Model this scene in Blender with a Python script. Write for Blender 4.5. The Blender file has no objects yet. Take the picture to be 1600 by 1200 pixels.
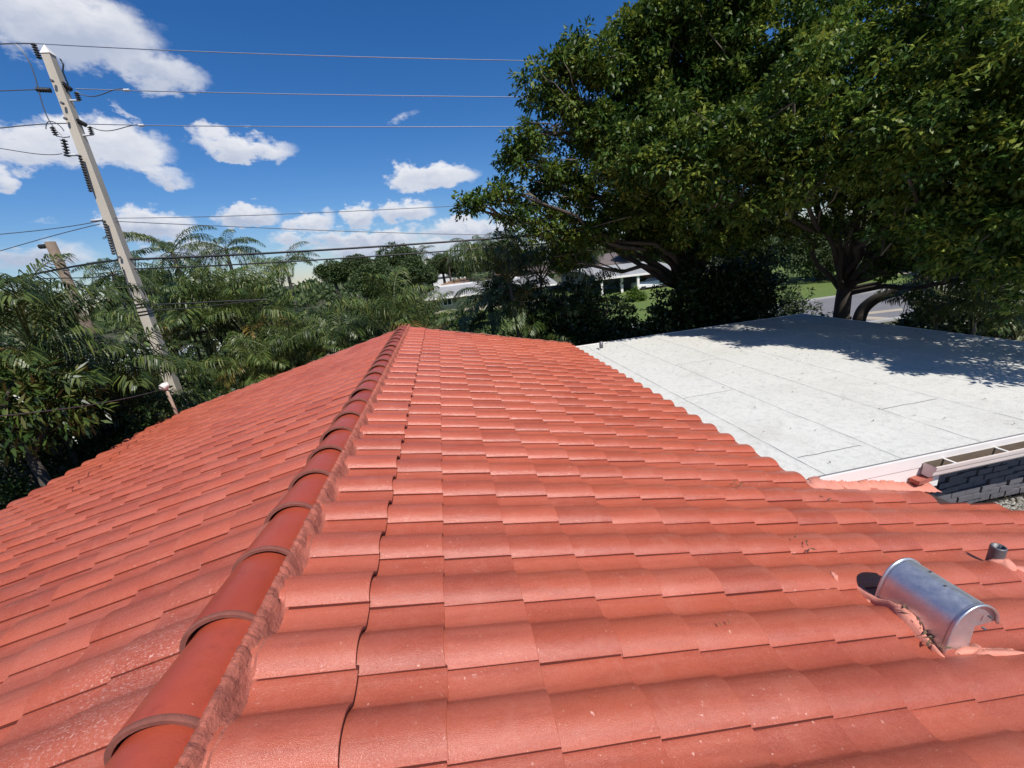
import bpy, math, random
import numpy as np
from mathutils import Vector, Matrix
C = bpy.context.scene
rng = np.random.default_rng(7)
random.seed(7)
COL = C.collection

# ------------------------------------------------------------------ camera
CAM = np.array([1.01717, -1.51709, 1.26270])
CR = np.array([0.97889405, -0.17483201, -0.105831])
CU = np.array([0.15191853, 0.27611712, 0.94904167])
CF = np.array([0.13670111, 0.94508894, -0.29684963])
FPX = 622.66
cam = bpy.data.cameras.new('camera'); camo = bpy.data.objects.new('camera', cam); COL.objects.link(camo)
cam.sensor_width = 36; cam.lens = FPX / 1600 * 36; cam.clip_start = .05; cam.clip_end = 3000
m = Matrix.Identity(4)
for i in range(3):
    m[i][0] = CR[i]; m[i][1] = CU[i]; m[i][2] = -CF[i]; m[i][3] = CAM[i]
camo.matrix_world = m
C.camera = camo
def ray(x, y):
    d = CF + CR * (x - 800) / FPX - CU * (y - 600) / FPX
    return d / np.linalg.norm(d)
def atD(x, y, D):                      # point seen at a pixel of the photo, D metres away over the ground
    d = ray(x, y); return CAM + d * D / math.hypot(d[0], d[1])
def ony(x, y, Y):
    d = ray(x, y); return CAM + d * (Y - CAM[1]) / d[1]
def onz(x, y, Z):
    d = ray(x, y); return CAM + d * (Z - CAM[2]) / d[2]

# ------------------------------------------------------------------ sun, sky, exposure
SUN = Vector((.17, -.555, .815)).normalized()
sl = bpy.data.lights.new('sun', 'SUN'); so = bpy.data.objects.new('sun', sl); COL.objects.link(so)
sl.energy = 4.6; sl.angle = math.radians(.53); sl.color = (1, .95, .88)
so.rotation_euler = SUN.to_track_quat('Z', 'Y').to_euler()
C.view_settings.view_transform = 'Standard'; C.view_settings.look = 'None'
C.view_settings.exposure = 0.2; C.view_settings.gamma = 1; C.view_settings.use_curve_mapping = False
W = bpy.data.worlds.new('World'); C.world = W; W.use_nodes = True
nt = W.node_tree; nt.nodes.clear(); N = nt.nodes; L = nt.links
def vm(op, a, b=None):
    n = N.new('ShaderNodeVectorMath'); n.operation = op
    for i, v in enumerate((a, b)):
        if v is None: continue
        if isinstance(v, (tuple, list, np.ndarray)): n.inputs[i].default_value = tuple(float(q) for q in v)
        else: L.new(v, n.inputs[i])
    return n.outputs['Value'] if op in ('DOT_PRODUCT', 'LENGTH') else n.outputs['Vector']
def mt(op, a, b=None, c=None, clamp=False):
    n = N.new('ShaderNodeMath'); n.operation = op; n.use_clamp = clamp
    for i, v in enumerate((a, b, c)):
        if v is None: continue
        if isinstance(v, (int, float)): n.inputs[i].default_value = float(v)
        else: L.new(v, n.inputs[i])
    return n.outputs[0]
def mixc(f, a, b):
    n = N.new('ShaderNodeMix'); n.data_type = 'RGBA'
    L.new(f, n.inputs[0]) if not isinstance(f, (int, float)) else None
    for s, v in ((n.inputs[6], a), (n.inputs[7], b)):
        if isinstance(v, tuple): s.default_value = (*v, 1)
        else: L.new(v, s)
    return n.outputs[2]
tc = N.new('ShaderNodeTexCoord'); V = tc.outputs['Generated']
sky = N.new('ShaderNodeTexSky'); sky.sky_type = 'NISHITA'; sky.sun_disc = False
sky.sun_elevation = math.asin(SUN.z); sky.sun_rotation = math.atan2(SUN.x, SUN.y)
sky.altitude = 0; sky.air_density = 1.15; sky.dust_density = .12; sky.ozone_density = 4.0
hs = N.new('ShaderNodeHueSaturation'); hs.inputs['Saturation'].default_value = 1.2; hs.inputs['Value'].default_value = .92
L.new(vm('MULTIPLY', sky.outputs[0], (.775, .86, 1.08)), hs.inputs['Color'])
def noise(scale, detail, rough, vec):
    n = N.new('ShaderNodeTexNoise'); n.inputs['Scale'].default_value = scale; n.inputs['Detail'].default_value = detail
    n.inputs['Roughness'].default_value = rough; L.new(vec, n.inputs['Vector']); return n
Vz = vm('MULTIPLY', V, (1, 1, 1.7))
n1 = noise(9, 7, .6, Vz); n2 = noise(30, 5, .6, Vz)
wob = vm('SCALE', vm('SUBTRACT', n1.outputs['Color'], (.5, .5, .5)), None)
wob.node.inputs['Scale'].default_value = .07
wob2 = vm('SCALE', vm('SUBTRACT', n2.outputs['Color'], (.5, .5, .5)), None); wob2.node.inputs['Scale'].default_value = .045
Vw = vm('ADD', vm('ADD', V, wob), wob2)
# clouds: (px, py, half width, half height, tilt dy/dx, density, underside)
CL = [(70, 40, 175, 78, .25, 1.25, .35), (225, 112, 105, 36, .25, 1.0, .4), (135, 232, 128, 46, .06, 1.35, .15), (225, 268, 75, 22, .15, 1.1, .3),
      (384, 229, 74, 25, .08, 1.2, .2), (677, 277, 68, 25, -.05, 1.3, .1), (245, 354, 62, 29, .03, 1.3, .3), (388, 341, 50, 19, .0, 1.15, .3),
      (484, 351, 40, 21, -.02, 1.2, .25), (559, 338, 30, 20, -.1, 1.2, .25), (634, 331, 44, 21, .0, 1.25, .2), (2, 283, 30, 24, .1, 1.0, .2),
      (500, 378, 75, 16, -.03, 1.0, .4), (600, 374, 75, 15, -.05, 1.0, .4), (735, 360, 85, 17, -.04, 1.05, .4), (640, 390, 190, 22, -.05, .95, .6),
      (632, 184, 36, 13, -.1, .62, .1), (195, 172, 34, 10, .75, .68, .1), (75, 398, 85, 26, 0, .85, .6), (315, 392, 70, 22, 0, .9, .6), (70, 352, 40, 10, 0, .7, .3)]
dens = None; und = None
for (px, py, a, b, tl, dn, ub) in CL:
    c0 = ray(px, py); a *= 1.12; b *= 1.15; ca = ray(px + a, py + a * tl) - c0; cb = ray(px, py - b) - c0
    G = np.array([ca, cb, c0]).T; Gi = np.linalg.inv(G)          # direction -> (u, v, w)
    k = 1.0
    u = mt('SUBTRACT', vm('DOT_PRODUCT', Vw, Gi[0] * k), 0.0); v = mt('SUBTRACT', vm('DOT_PRODUCT', Vw, Gi[1] * k), 0.0)
    vneg = mt('MULTIPLY', mt('MINIMUM', v, 0.0), 1.25)
    v2 = mt('ADD', mt('MAXIMUM', v, 0.0), vneg)
    r2 = mt('ADD', mt('MULTIPLY', u, u), mt('MULTIPLY', v2, v2))
    front = mt('GREATER_THAN', vm('DOT_PRODUCT', V, c0), .3)
    d = mt('MULTIPLY', mt('MULTIPLY', mt('SUBTRACT', 1.0, mt('MULTIPLY', r2, .62)), dn), front)
    d = mt('MAXIMUM', d, 0.0)
    sh = mt('MULTIPLY', mt('MULTIPLY', d, ub + .2), mt('SUBTRACT', .9, v))
    dens = d if dens is None else mt('MAXIMUM', dens, d)
    und = sh if und is None else mt('MAXIMUM', und, sh)
# scattered fair-weather clouds over the rest of the sky
n3 = noise(2.6, 6, .55, Vz)
sep = N.new('ShaderNodeSeparateXYZ'); L.new(V, sep.inputs[0])
away = mt('MULTIPLY', mt('SUBTRACT', .55, vm('DOT_PRODUCT', V, ray(420, 260))), 3.0, clamp=True)
gen = mt('MULTIPLY', mt('MULTIPLY', mt('SUBTRACT', n3.outputs[0], .5), 6.0, clamp=True), away)
dens = mt('MAXIMUM', dens, gen)
nn = mt('ADD', mt('MULTIPLY', mt('SUBTRACT', n1.outputs[0], .5), 2.0), mt('MULTIPLY', mt('SUBTRACT', n2.outputs[0], .5), .9))
tot = mt('ADD', mt('SUBTRACT', dens, .46), mt('MULTIPLY', nn, .78))
al = N.new('ShaderNodeMapRange'); al.interpolation_type = 'SMOOTHSTEP'; L.new(tot, al.inputs[0])
al.inputs[1].default_value = -.06; al.inputs[2].default_value = .50
alpha = mt('MULTIPLY', al.outputs[0], mt('GREATER_THAN', dens, .001))
shade = mt('ADD', mt('MULTIPLY', und, 1.3), mt('MULTIPLY', mt('SUBTRACT', n1.outputs[0], .46), 1.5), clamp=True)
cc = mixc(shade, (9.3, 9.3, 9.5), (4.6, 5.2, 6.6))
final = mixc(mt('MULTIPLY', alpha, .95), hs.outputs[0], cc)
bg = N.new('ShaderNodeBackground'); L.new(final, bg.inputs[0]); bg.inputs[1].default_value = .088
wo = N.new('ShaderNodeOutputWorld'); L.new(bg.outputs[0], wo.inputs[0])

# ------------------------------------------------------------------ materials
class M:
    """small node-material builder"""
    def __init__(s, name, base=(.5, .5, .5), rough=.6, metal=0, spec=.5):
        s.m = bpy.data.materials.new(name); s.m.use_nodes = True; s.t = s.m.node_tree; s.n = s.t.nodes; s.l = s.t.links
        s.b = s.n['Principled BSDF']; s.b.inputs['Base Color'].default_value = (*base, 1)
        s.b.inputs['Roughness'].default_value = rough; s.b.inputs['Metallic'].default_value = metal
        s.b.inputs['Specular IOR Level'].default_value = spec
        s.c = None; s.base = base
        g = s.n.new('ShaderNodeNewGeometry'); s.pos = g.outputs['Position']
    def col(s): 
        if s.c is None:
            r = s.n.new('ShaderNodeRGB'); r.outputs[0].default_value = (*s.base, 1); s.c = r.outputs[0]
        return s.c
    def noise(s, scale, detail=4, rough=.6, vec=None, stretch=None):
        n = s.n.new('ShaderNodeTexNoise'); n.inputs['Scale'].default_value = scale; n.inputs['Detail'].default_value = detail
        n.inputs['Roughness'].default_value = rough; v = vec or s.pos
        if stretch:
            q = s.n.new('ShaderNodeVectorMath'); q.operation = 'MULTIPLY'; s.l.new(v, q.inputs[0]); q.inputs[1].default_value = stretch; v = q.outputs[0]
        s.l.new(v, n.inputs['Vector']); return n.outputs[0]
    def ramp(s, f, a, b, lo=0., hi=1.):
        n = s.n.new('ShaderNodeMapRange'); s.l.new(f, n.inputs[0]); n.inputs[1].default_value = a; n.inputs[2].default_value = b
        n.inputs[3].default_value = lo; n.inputs[4].default_value = hi; return n.outputs[0]
    def mul(s, a, b, op='MULTIPLY'):
        n = s.n.new('ShaderNodeMath'); n.operation = op
        for i, v in enumerate((a, b)):
            if isinstance(v, (int, float)): n.inputs[i].default_value = v
            else: s.l.new(v, n.inputs[i])
        return n.outputs[0]
    def mix(s, f, colour, mode='MIX'):
        n = s.n.new('ShaderNodeMix'); n.data_type = 'RGBA'; n.blend_type = mode
        if isinstance(f, (int, float)): n.inputs[0].default_value = f
        else: s.l.new(f, n.inputs[0])
        s.l.new(s.col(), n.inputs[6])
        if isinstance(colour, tuple): n.inputs[7].default_value = (*colour, 1)
        else: s.l.new(colour, n.inputs[7])
        s.c = n.outputs[2]; s.l.new(s.c, s.b.inputs['Base Color']); return s
    def bump(s, f, strength, dist=.01):
        n = s.n.new('ShaderNodeBump'); n.inputs['Strength'].default_value = strength; n.inputs['Distance'].default_value = dist
        s.l.new(f, n.inputs['Height'])
        if s.b.inputs['Normal'].is_linked: s.l.new(s.b.inputs['Normal'].links[0].from_socket, n.inputs['Normal'])
        s.l.new(n.outputs[0], s.b.inputs['Normal']); return s
    def tint(s):                        # per-piece random 0..1: face attribute + object random
        a = s.n.new('ShaderNodeAttribute'); a.attribute_name = 'tint'; o = s.n.new('ShaderNodeObjectInfo')
        return s.mul(s.mul(a.outputs['Fac'], o.outputs['Random'], 'ADD'), 1.0, 'MODULO')
    def leafatt(s):
        a = s.n.new('ShaderNodeAttribute'); a.attribute_name = 'tint'; return a.outputs['Fac']

def simple(name, base, rough=.7, var=.25, scale=6, metal=0, bump=0, spec=.4):
    k = M(name, base, rough, metal, spec)
    f = k.ramp(k.noise(scale, 6), .3, .75, 0, var); k.mix(f, tuple(c * .45 for c in base))
    f = k.ramp(k.noise(scale * .27, 3), .4, .8, 0, var * .7); k.mix(f, tuple(min(1, c * 1.35) for c in base))
    if bump: k.bump(k.noise(scale * 8, 5), bump)
    return k.m

# painted clay-coloured roof tile
k = M('coral_tile_paint', (.435, .097, .050), .37, 0, .65)
t = k.tint()
k.mix(k.ramp(t, 0, .55, .85, 0), (.32, .066, .036)); k.mix(k.ramp(t, .75, 1, 0, .6), (.47, .125, .080))
k.mix(k.ramp(k.noise(2.2, 5, .65), .42, .72, 0, .6), (.46, .135, .085))
k.mix(k.ramp(k.noise(5, 5, .65, stretch=(.5, 5, 1)), .47, .75, 0, .65), (.30, .064, .036)); k.mix(k.ramp(k.noise(9, 5, .65, stretch=(1, .5, 1)), .55, .8, 0, .5), (.50, .17, .11))
k.mix(k.ramp(k.noise(90, 3, .7), .45, .75, 0, .35), (.56, .15, .11))
chips = k.mul(k.ramp(k.noise(46, 3, .5, stretch=(1.4, 1, 1)), .69, .735), k.ramp(k.noise(3.1, 3, .6), .44, .58))
k.mix(chips, (.74, .40, .31))
scr = k.mul(k.ramp(k.noise(30, 4, .7, stretch=(1, 3.2, 1)), .65, .70), k.ramp(k.noise(1.3, 3, .6), .48, .62))
k.mix(k.mul(scr, .9), (.72, .42, .35))
k.mix(k.mul(k.ramp(k.noise(260, 2, .6), .68, .72), .35), (.16, .045, .035))
k.bump(k.noise(380, 2, .7), .8, .0022); k.bump(k.noise(22, 3), .18, .01)
r = k.mul(k.ramp(k.noise(5, 4), .3, .7, .24, .34), k.ramp(k.noise(300, 2, .6), .40, .60, .72, 1.5)); k.l.new(r, k.b.inputs['Roughness'])
m_tile = k.m
# whitish scuffed patch near the ridge on the left slope
sc = k.n.new('ShaderNodeVectorMath'); sc.operation = 'DISTANCE'; k.l.new(k.pos, sc.inputs[0]); sc.inputs[1].default_value = (-.38, -.18, -.12)
patch = k.mul(k.ramp(sc.outputs['Value'], .12, .40, 1, 0), k.ramp(k.noise(85, 5, .75, stretch=(1, 2, 1)), .54, .64))
k.mix(k.mul(patch, .75), (.74, .47, .41))
m_nose = simple('tile_nose_edge', (.20, .06, .045), .8, .4, 30, bump=.3)  # butt faces coloured darker to imitate the shade below each course
k = M('ridge_cap_paint', (.37, .062, .032), .36, 0, .5)
k.mix(k.ramp(k.noise(5, 5), .4, .75, 0, .6), (.42, .085, .05)); k.mix(k.ramp(k.tint(), .5, 1, 0, .5), (.27, .040, .022))
k.mix(k.ramp(k.noise(55, 3), .72, .75), (.66, .36, .28)); k.mix(k.ramp(k.noise(14, 4, .7), .55, .8, 0, .5), (.22, .034, .02))
k.bump(k.noise(160, 3), .25, .003); k.bump(k.noise(18, 3), .25, .008); m_cap = k.m
m_caprim = simple('ridge_cap_rim', (.24, .080, .058), .85, .5, 40, bump=.5)
k = M('pink_mortar', (.42, .120, .080), .85)
k.mix(k.ramp(k.noise(14, 5), .4, .7, 0, .7), (.24, .070, .048)); k.mix(k.ramp(k.noise(60, 4), .64, .78, 0, .7), (.66, .34, .27))
k.bump(k.noise(45, 5, .7), .8, .015); m_mortar = k.m
m_mortar2 = simple('fresh_pink_mortar', (.66, .26, .19), .8, .3, 20, bump=.4)
m_groove = simple('joint_shade', (.10, .018, .012), .9)  # dark red strip that paints the shadow line in each tile joint
m_deck = simple('roof_underlay', (.05, .03, .028), .9)
# flat white roof coating
k = M('white_roof_coating', (.67, .665, .615), .75, 0, .3)
k.mix(k.ramp(k.noise(1.7, 6, .65), .4, .75, 0, .45), (.56, .555, .51)); k.mix(k.ramp(k.noise(12, 5, .7), .48, .75, 0, .7), (.44, .44, .41))
k.mix(k.ramp(k.noise(60, 4, .7, stretch=(1, 2.2, 1)), .56, .68, 0, .7), (.33, .33, .31)); k.mix(k.ramp(k.noise(130, 3, .75), .54, .68, 0, .75), (.30, .30, .29)); k.mix(k.mul(k.ramp(k.noise(22, 4, .7, stretch=(2.5, 1, 1)), .63, .68), k.ramp(k.noise(1.6, 3), .45, .6)), (.27, .27, .255)); k.mix(k.ramp(k.noise(.8, 4, .6), .55, .7, 0, .3), (.42, .40, .34))
k.bump(k.noise(30, 6, .7), .5, .012); k.bump(k.noise(140, 3), .4, .004); m_white = k.m
m_lap = simple('bitumen_lap', (.20, .20, .20), .8, .6, 25)
m_fascia = simple('white_fascia_paint', (.80, .76, .72), .5, .12, 5)
m_gutter = simple('gutter_metal_paint', (.70, .62, .58), .4, .2, 7)
m_gutin = simple('gutter_dirt', (.16, .12, .085), .9, .5, 20)
m_brick = simple('shaded_painted_brick', (.13, .125, .14), .8, .3, 16, bump=.5)  # white brick with the shade under the eave put into its colour
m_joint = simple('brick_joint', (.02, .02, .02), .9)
k = M('galvanised_steel', (.72, .73, .75), .42, .85, .5)
vv = k.n.new('ShaderNodeTexVoronoi'); vv.inputs['Scale'].default_value = 210; k.l.new(k.pos, vv.inputs['Vector'])
cr = k.ramp(vv.outputs['Color'], 0, 1, 0, .5); k.mix(cr, (.45, .48, .53)); k.mix(k.ramp(k.noise(14, 5), .45, .75, 0, .6), (.50, .53, .57))
k.l.new(k.ramp(k.noise(30, 4), .3, .7, .34, .5), k.b.inputs['Roughness']); k.bump(k.noise(9, 3), .15, .01); m_galv = k.m
m_galvdark = simple('aged_pipe_metal', (.16, .16, .17), .5, .4, 40, metal=.5)
m_black = simple('black_hollow', (.01, .01, .01), .9)
k = M('spun_concrete', (.50, .45, .37), .8)
k.mix(k.ramp(k.noise(3, 6, .6, stretch=(1, 1, .3)), .4, .75, 0, .5), (.36, .32, .26)); k.mix(k.ramp(k.noise(30, 4), .5, .8, 0, .4), (.60, .56, .48))
k.bump(k.noise(60, 4), .3, .006); m_conc = k.m
m_wood = simple('weathered_wood_pole', (.20, .15, .11), .85, .5, 9, bump=.4)
m_insul = simple('dark_polymer', (.025, .027, .03), .35, .3, 20)
m_wire = simple('wire_metal', (.10, .105, .12), .45, .2, 5, metal=.3)
m_wirelight = simple('aluminium_wire', (.42, .46, .55), .35, .1, 5, metal=.6)
m_cable = simple('black_cable', (.02, .02, .022), .5, .2, 8)
m_bracket = simple('light_bracket', (.55, .57, .6), .45, .2, 20)

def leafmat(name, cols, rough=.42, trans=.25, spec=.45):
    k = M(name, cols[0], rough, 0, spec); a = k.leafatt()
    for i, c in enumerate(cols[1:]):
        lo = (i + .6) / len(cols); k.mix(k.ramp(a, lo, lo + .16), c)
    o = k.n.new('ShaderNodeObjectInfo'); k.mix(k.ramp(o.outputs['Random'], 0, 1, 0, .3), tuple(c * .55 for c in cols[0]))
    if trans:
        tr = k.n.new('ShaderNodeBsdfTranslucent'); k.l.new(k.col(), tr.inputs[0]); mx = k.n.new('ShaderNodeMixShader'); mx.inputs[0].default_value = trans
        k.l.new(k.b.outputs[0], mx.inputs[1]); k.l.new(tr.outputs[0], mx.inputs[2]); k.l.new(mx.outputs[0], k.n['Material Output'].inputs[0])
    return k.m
m_leaf = leafmat('broad_leaf', [(.022, .056, .012), (.055, .112, .018), (.125, .190, .028), (.26, .30, .045)], .46, .30, .26)
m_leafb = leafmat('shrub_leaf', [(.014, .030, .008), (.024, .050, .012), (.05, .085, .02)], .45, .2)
m_leafm = leafmat('mango_leaf', [(.02, .045, .01), (.035, .07, .014), (.075, .12, .02), (.13, .13, .035)], .35, .2)
m_leafh = leafmat('bright_hedge_leaf', [(.05, .10, .01), (.08, .15, .015), (.12, .18, .02)], .5, .25)
m_leaffar = leafmat('far_leaf', [(.035, .065, .018), (.06, .095, .028), (.095, .13, .042)], .6, .25)
m_palm = leafmat('palm_leaflet', [(.025, .048, .011), (.052, .086, .018), (.115, .150, .034)], .40, .25)
m_palmb = leafmat('areca_leaflet', [(.055, .098, .020), (.10, .15, .032), (.19, .215, .055)], .42, .25)
m_palmgrey = leafmat('silvery_leaflet', [(.045, .080, .028), (.09, .13, .045), (.16, .20, .08)], .45, .2)
m_palmyel = leafmat('yellowing_leaflet', [(.12, .12, .02), (.20, .15, .03), (.26, .15, .04)], .5, .25)
m_rachis = simple('palm_stalk', (.10, .11, .035), .5, .3, 8)
m_bark = simple('tree_bark', (.075, .062, .050), .9, .5, 7, bump=.7)
m_barkp = simple('pale_branch_bark', (.20, .17, .13), .85, .4, 9, bump=.5)
m_ptrunk = simple('palm_trunk', (.13, .115, .095), .85, .5, 6, bump=.6)
# ground
k = M('yard_ground', (.075, .068, .045), .95); k.mix(k.ramp(k.noise(.35, 6), .42, .6), (.045, .065, .018)); k.mix(k.ramp(k.noise(6, 6), .5, .8, 0, .6), (.12, .10, .07)); k.bump(k.noise(14, 6), .6, .05); m_ground = k.m
k = M('mown_lawn', (.11, .165, .030), .9); k.mix(k.ramp(k.noise(.6, 5), .4, .7, 0, .6), (.15, .19, .045)); k.mix(k.ramp(k.noise(9, 5), .4, .7, 0, .5), (.08, .13, .022)); k.bump(k.noise(40, 4), .8, .05); m_lawn = k.m
k = M('street_asphalt', (.17, .165, .17), .85); k.mix(k.ramp(k.noise(.5, 5), .4, .7, 0, .5), (.12, .118, .12)); k.mix(k.ramp(k.noise(40, 4), .5, .8, 0, .4), (.27, .26, .26)); k.bump(k.noise(60, 4), .5, .01); m_road = k.m
m_drive = simple('pale_driveway', (.42, .36, .27), .85, .3, 1.2)
m_kerb = simple('kerb_concrete', (.36, .35, .33), .85, .3, 2)
m_gravel = simple('pale_gravel', (.42, .40, .36), .85, .5, 30)
m_wallcream = simple('cream_stucco', (.42, .37, .28), .85, .2, 2)
m_wallwhite = simple('white_stucco', (.72, .72, .70), .8, .15, 2)
m_wallgrey = simple('grey_stucco', (.20, .20, .21), .85, .2, 2)
m_glass = M('window_glass', (.03, .04, .05), .08, 0, .8).m
m_shingle = simple('grey_shingle', (.33, .33, .33), .85, .55, 4, bump=.3)
m_oroof = simple('orange_brown_roof', (.33, .20, .12), .85, .4, 2)
m_wroof = simple('white_far_roof', (.72, .72, .72), .7, .12, 1)
m_red = simple('red_paint', (.45, .03, .02), .4, .2, 3)
m_carw = simple('white_car_paint', (.75, .75, .76), .25, .05, 3, spec=.6)
m_tyre = simple('tyre_rubber', (.02, .02, .02), .8)
m_blue = simple('blue_paint', (.08, .22, .55), .5, .1, 3)
m_dry = simple('dry_leaf', (.13, .085, .045), .8, .4, 9)

# ------------------------------------------------------------------ mesh tools
class MB:
    def __init__(s): s.v = []; s.f = []; s.mi = []; s.t = []; s.n = 0
    def add(s, verts, faces, mi=0, tint=0.):
        s.v.append(np.asarray(verts, float).reshape(-1, 3)); n = s.n
        for f in faces: s.f.append([i + n for i in f]); s.mi.append(mi); s.t.append(tint)
        s.n += len(s.v[-1]); return s
    def box(s, a, b, mi=0, rz=0, c=None):
        x0, y0, z0 = a; x1, y1, z1 = b
        v = np.array([(x, y, z) for z in (z0, z1) for y in (y0, y1) for x in (x0, x1)], float)
        if rz:
            q = np.array(c if c is not None else v.mean(0)); d = v - q; cs, sn = math.cos(rz), math.sin(rz)
            v = np.c_[d[:, 0] * cs - d[:, 1] * sn, d[:, 0] * sn + d[:, 1] * cs, d[:, 2]] + q
        return s.add(v, [(0, 2, 3, 1), (4, 5, 7, 6), (0, 1, 5, 4), (2, 6, 7, 3), (0, 4, 6, 2), (1, 3, 7, 5)], mi)
    def tube(s, pts, rad, n=6, mi=0, cap=True, rot=0):
        P = np.asarray(pts, float); R_ = np.broadcast_to(np.asarray(rad, float), (len(P),)); T = np.gradient(P, axis=0)
        T /= np.linalg.norm(T, axis=1)[:, None] + 1e-12
        up = np.array([0, 0, 1.]) if abs(T[0][2]) < .9 else np.array([1., 0, 0]); vs = []
        A = np.cross(T[0], up); A /= np.linalg.norm(A)
        for i in range(len(P)):
            A = A - T[i] * (A @ T[i]); A /= np.linalg.norm(A); B = np.cross(T[i], A)
            for j in range(n):
                a = 2 * math.pi * j / n + rot; vs.append(P[i] + R_[i] * (math.cos(a) * A + math.sin(a) * B))
        fs = [(i * n + j, i * n + (j + 1) % n, (i + 1) * n + (j + 1) % n, (i + 1) * n + j) for i in range(len(P) - 1) for j in range(n)]
        if cap: fs += [tuple(range(n - 1, -1, -1)), tuple((len(P) - 1) * n + j for j in range(n))]
        return s.add(vs, fs, mi)
    def grid(s, G, mi=0, flip=False):     # G: (a, b, 3)
        G = np.asarray(G); a, b = G.shape[:2]
        fs = [(i * b + j, (i + 1) * b + j, (i + 1) * b + j + 1, i * b + j + 1) for i in range(a - 1) for j in range(b - 1)]
        if flip: fs = [f[::-1] for f in fs]
        return s.add(G.reshape(-1, 3), fs, mi)
    def mesh(s, name, mats, off=(0, 0, 0), smooth=False):
        me = bpy.data.meshes.new(name); v = np.concatenate(s.v) - np.asarray(off)
        me.from_pydata(v.tolist(), [], s.f)
        for q in mats: me.materials.append(q)
        me.polygons.foreach_set('material_index', s.mi)
        if smooth: me.polygons.foreach_set('use_smooth', [True] * len(s.f))
        if any(s.t):
            at = me.attributes.new('tint', 'FLOAT', 'FACE'); at.data.foreach_set('value', s.t)
        me.update(); return me
    def build(s, name, mats, parent=None, smooth=False, kind=None):
        if not isinstance(mats, (list, tuple)): mats = [mats]
        off = wloc(parent) if parent else np.zeros(3)
        o = bpy.data.objects.new(name, s.mesh(name, mats, off, smooth)); COL.objects.link(o)
        if parent: o.parent = parent
        if kind: o['kind'] = kind
        return o
def wloc(o):
    p = np.zeros(3)
    while o: p += np.array(o.location); o = o.parent
    return p
def thing(name, loc, label, cat, group=None):
    o = bpy.data.objects.new(name, None); COL.objects.link(o); o.location = tuple(float(q) for q in loc); o.empty_display_size = .2
    return tag(o, label, cat, group)
def tag(o, label, cat, group=None, kind=None):
    if kind == 'structure': o['kind'] = kind; return o
    o['label'] = label; o['category'] = cat
    if group: o['group'] = group
    if kind: o['kind'] = kind
    return o
def inst(name, me, parent, loc, rot=(0, 0, 0), sc=1.):
    o = bpy.data.objects.new(name, me); o.parent = parent; o.location = loc; o.rotation_euler = rot
    o.scale = sc if isinstance(sc, tuple) else (sc,) * 3; COL.objects.link(o); return o
def quads(name, V4, tint, mat, parent=None, kind=None):   # fast many-quad mesh, V4: (n,4,3)
    n = len(V4); off = wloc(parent) if parent else np.zeros(3)
    me = bpy.data.meshes.new(name); me.vertices.add(n * 4); me.vertices.foreach_set('co', (V4 - off).astype(np.float32).ravel())
    me.loops.add(n * 4); me.loops.foreach_set('vertex_index', np.arange(n * 4, dtype=np.int32))
    me.polygons.add(n); me.polygons.foreach_set('loop_start', np.arange(0, n * 4, 4, dtype=np.int32))
    at = me.attributes.new('tint', 'FLOAT', 'FACE'); at.data.foreach_set('value', np.asarray(tint, np.float32))
    me.materials.append(mat); me.update(calc_edges=True)
    o = bpy.data.objects.new(name, me); COL.objects.link(o)
    if parent: o.parent = parent
    if kind: o['kind'] = kind
    return o
def nrm(a): return a / (np.linalg.norm(a, axis=-1, keepdims=True) + 1e-9)

# ================================================================== the setting: ground, street
GZ = -4.1
def sheet(name, poly, z, mat, thick=0):
    b = MB(); n = len(poly); b.add([(x, y, z) for x, y in poly], [tuple(range(n))])
    if thick:
        b.add([(x, y, z) for x, y in poly] + [(x, y, z - thick) for x, y in poly], [(i, (i + n), (i + 1) % n + n, (i + 1) % n) for i in range(n)])
    o = b.build(name, mat); o['kind'] = 'structure'; return o
sheet('ground', [(-1500, -1500), (1500, -1500), (1500, 1500), (-1500, 1500)], GZ, m_ground)
sheet('street', [(-150, 16.6), (150, 16.6), (150, 24.7), (-150, 24.7)], GZ + .004, m_road)
sheet('near_kerb', [(-150, 16.3), (150, 16.3), (150, 16.595), (-150, 16.595)], GZ + .10, m_kerb, .1)
sheet('far_kerb', [(-150, 24.705), (150, 24.705), (150, 25.0), (-150, 25.0)], GZ + .10, m_kerb, .1)
sheet('lawn', [(12, 25.02), (150, 25.02), (150, 60), (12, 60)], GZ + .006, m_lawn)
sheet('side_lawn', [(-150, 25.02), (10, 25.02), (10, 60), (-150, 60)], GZ + .006, m_lawn)
sheet('driveway', [tuple(onz(x, y, GZ)[:2]) for x, y in ((1345, 427), (1478, 430), (1480, 409), (1352, 414))], GZ + .010, m_drive)
sheet('house_driveway', [(-19, 2), (-11, 2), (-11.0, 16.28), (-19, 16.28)], GZ + .010, m_road)
sheet('gravel_bed', [(6, -3), (14, -3), (14, 4.5), (6, 4.5)], GZ + .008, m_gravel)
for q4 in (((1345, 489), (1408, 482), (1412, 485), (1350, 492)), ((1345, 494), (1400, 497), (1400, 501), (1346, 499))):
    o = sheet('road_sun_patch', [tuple(onz(x, y, GZ)[:2]) for x, y in q4], GZ + .009, m_drive)  # pale sheets painting patches of sunlight on the shaded street
b = MB()
for i in range(9000):                                   # pale pebbles beside the wall
    x, y = random.uniform(9.8, 13), random.uniform(1.8, 4.2); r = random.uniform(.02, .055); z = GZ + r * .5
    q = np.array([(1, 0, 0), (0, 1, 0), (-1, 0, 0), (0, -1, 0), (0, 0, .7)]) * r * np.array([random.uniform(.7, 1.3), 1, 1]) + (x, y, z)
    b.add(q, [(0, 1, 4), (1, 2, 4), (2, 3, 4), (3, 0, 4)])
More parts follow.
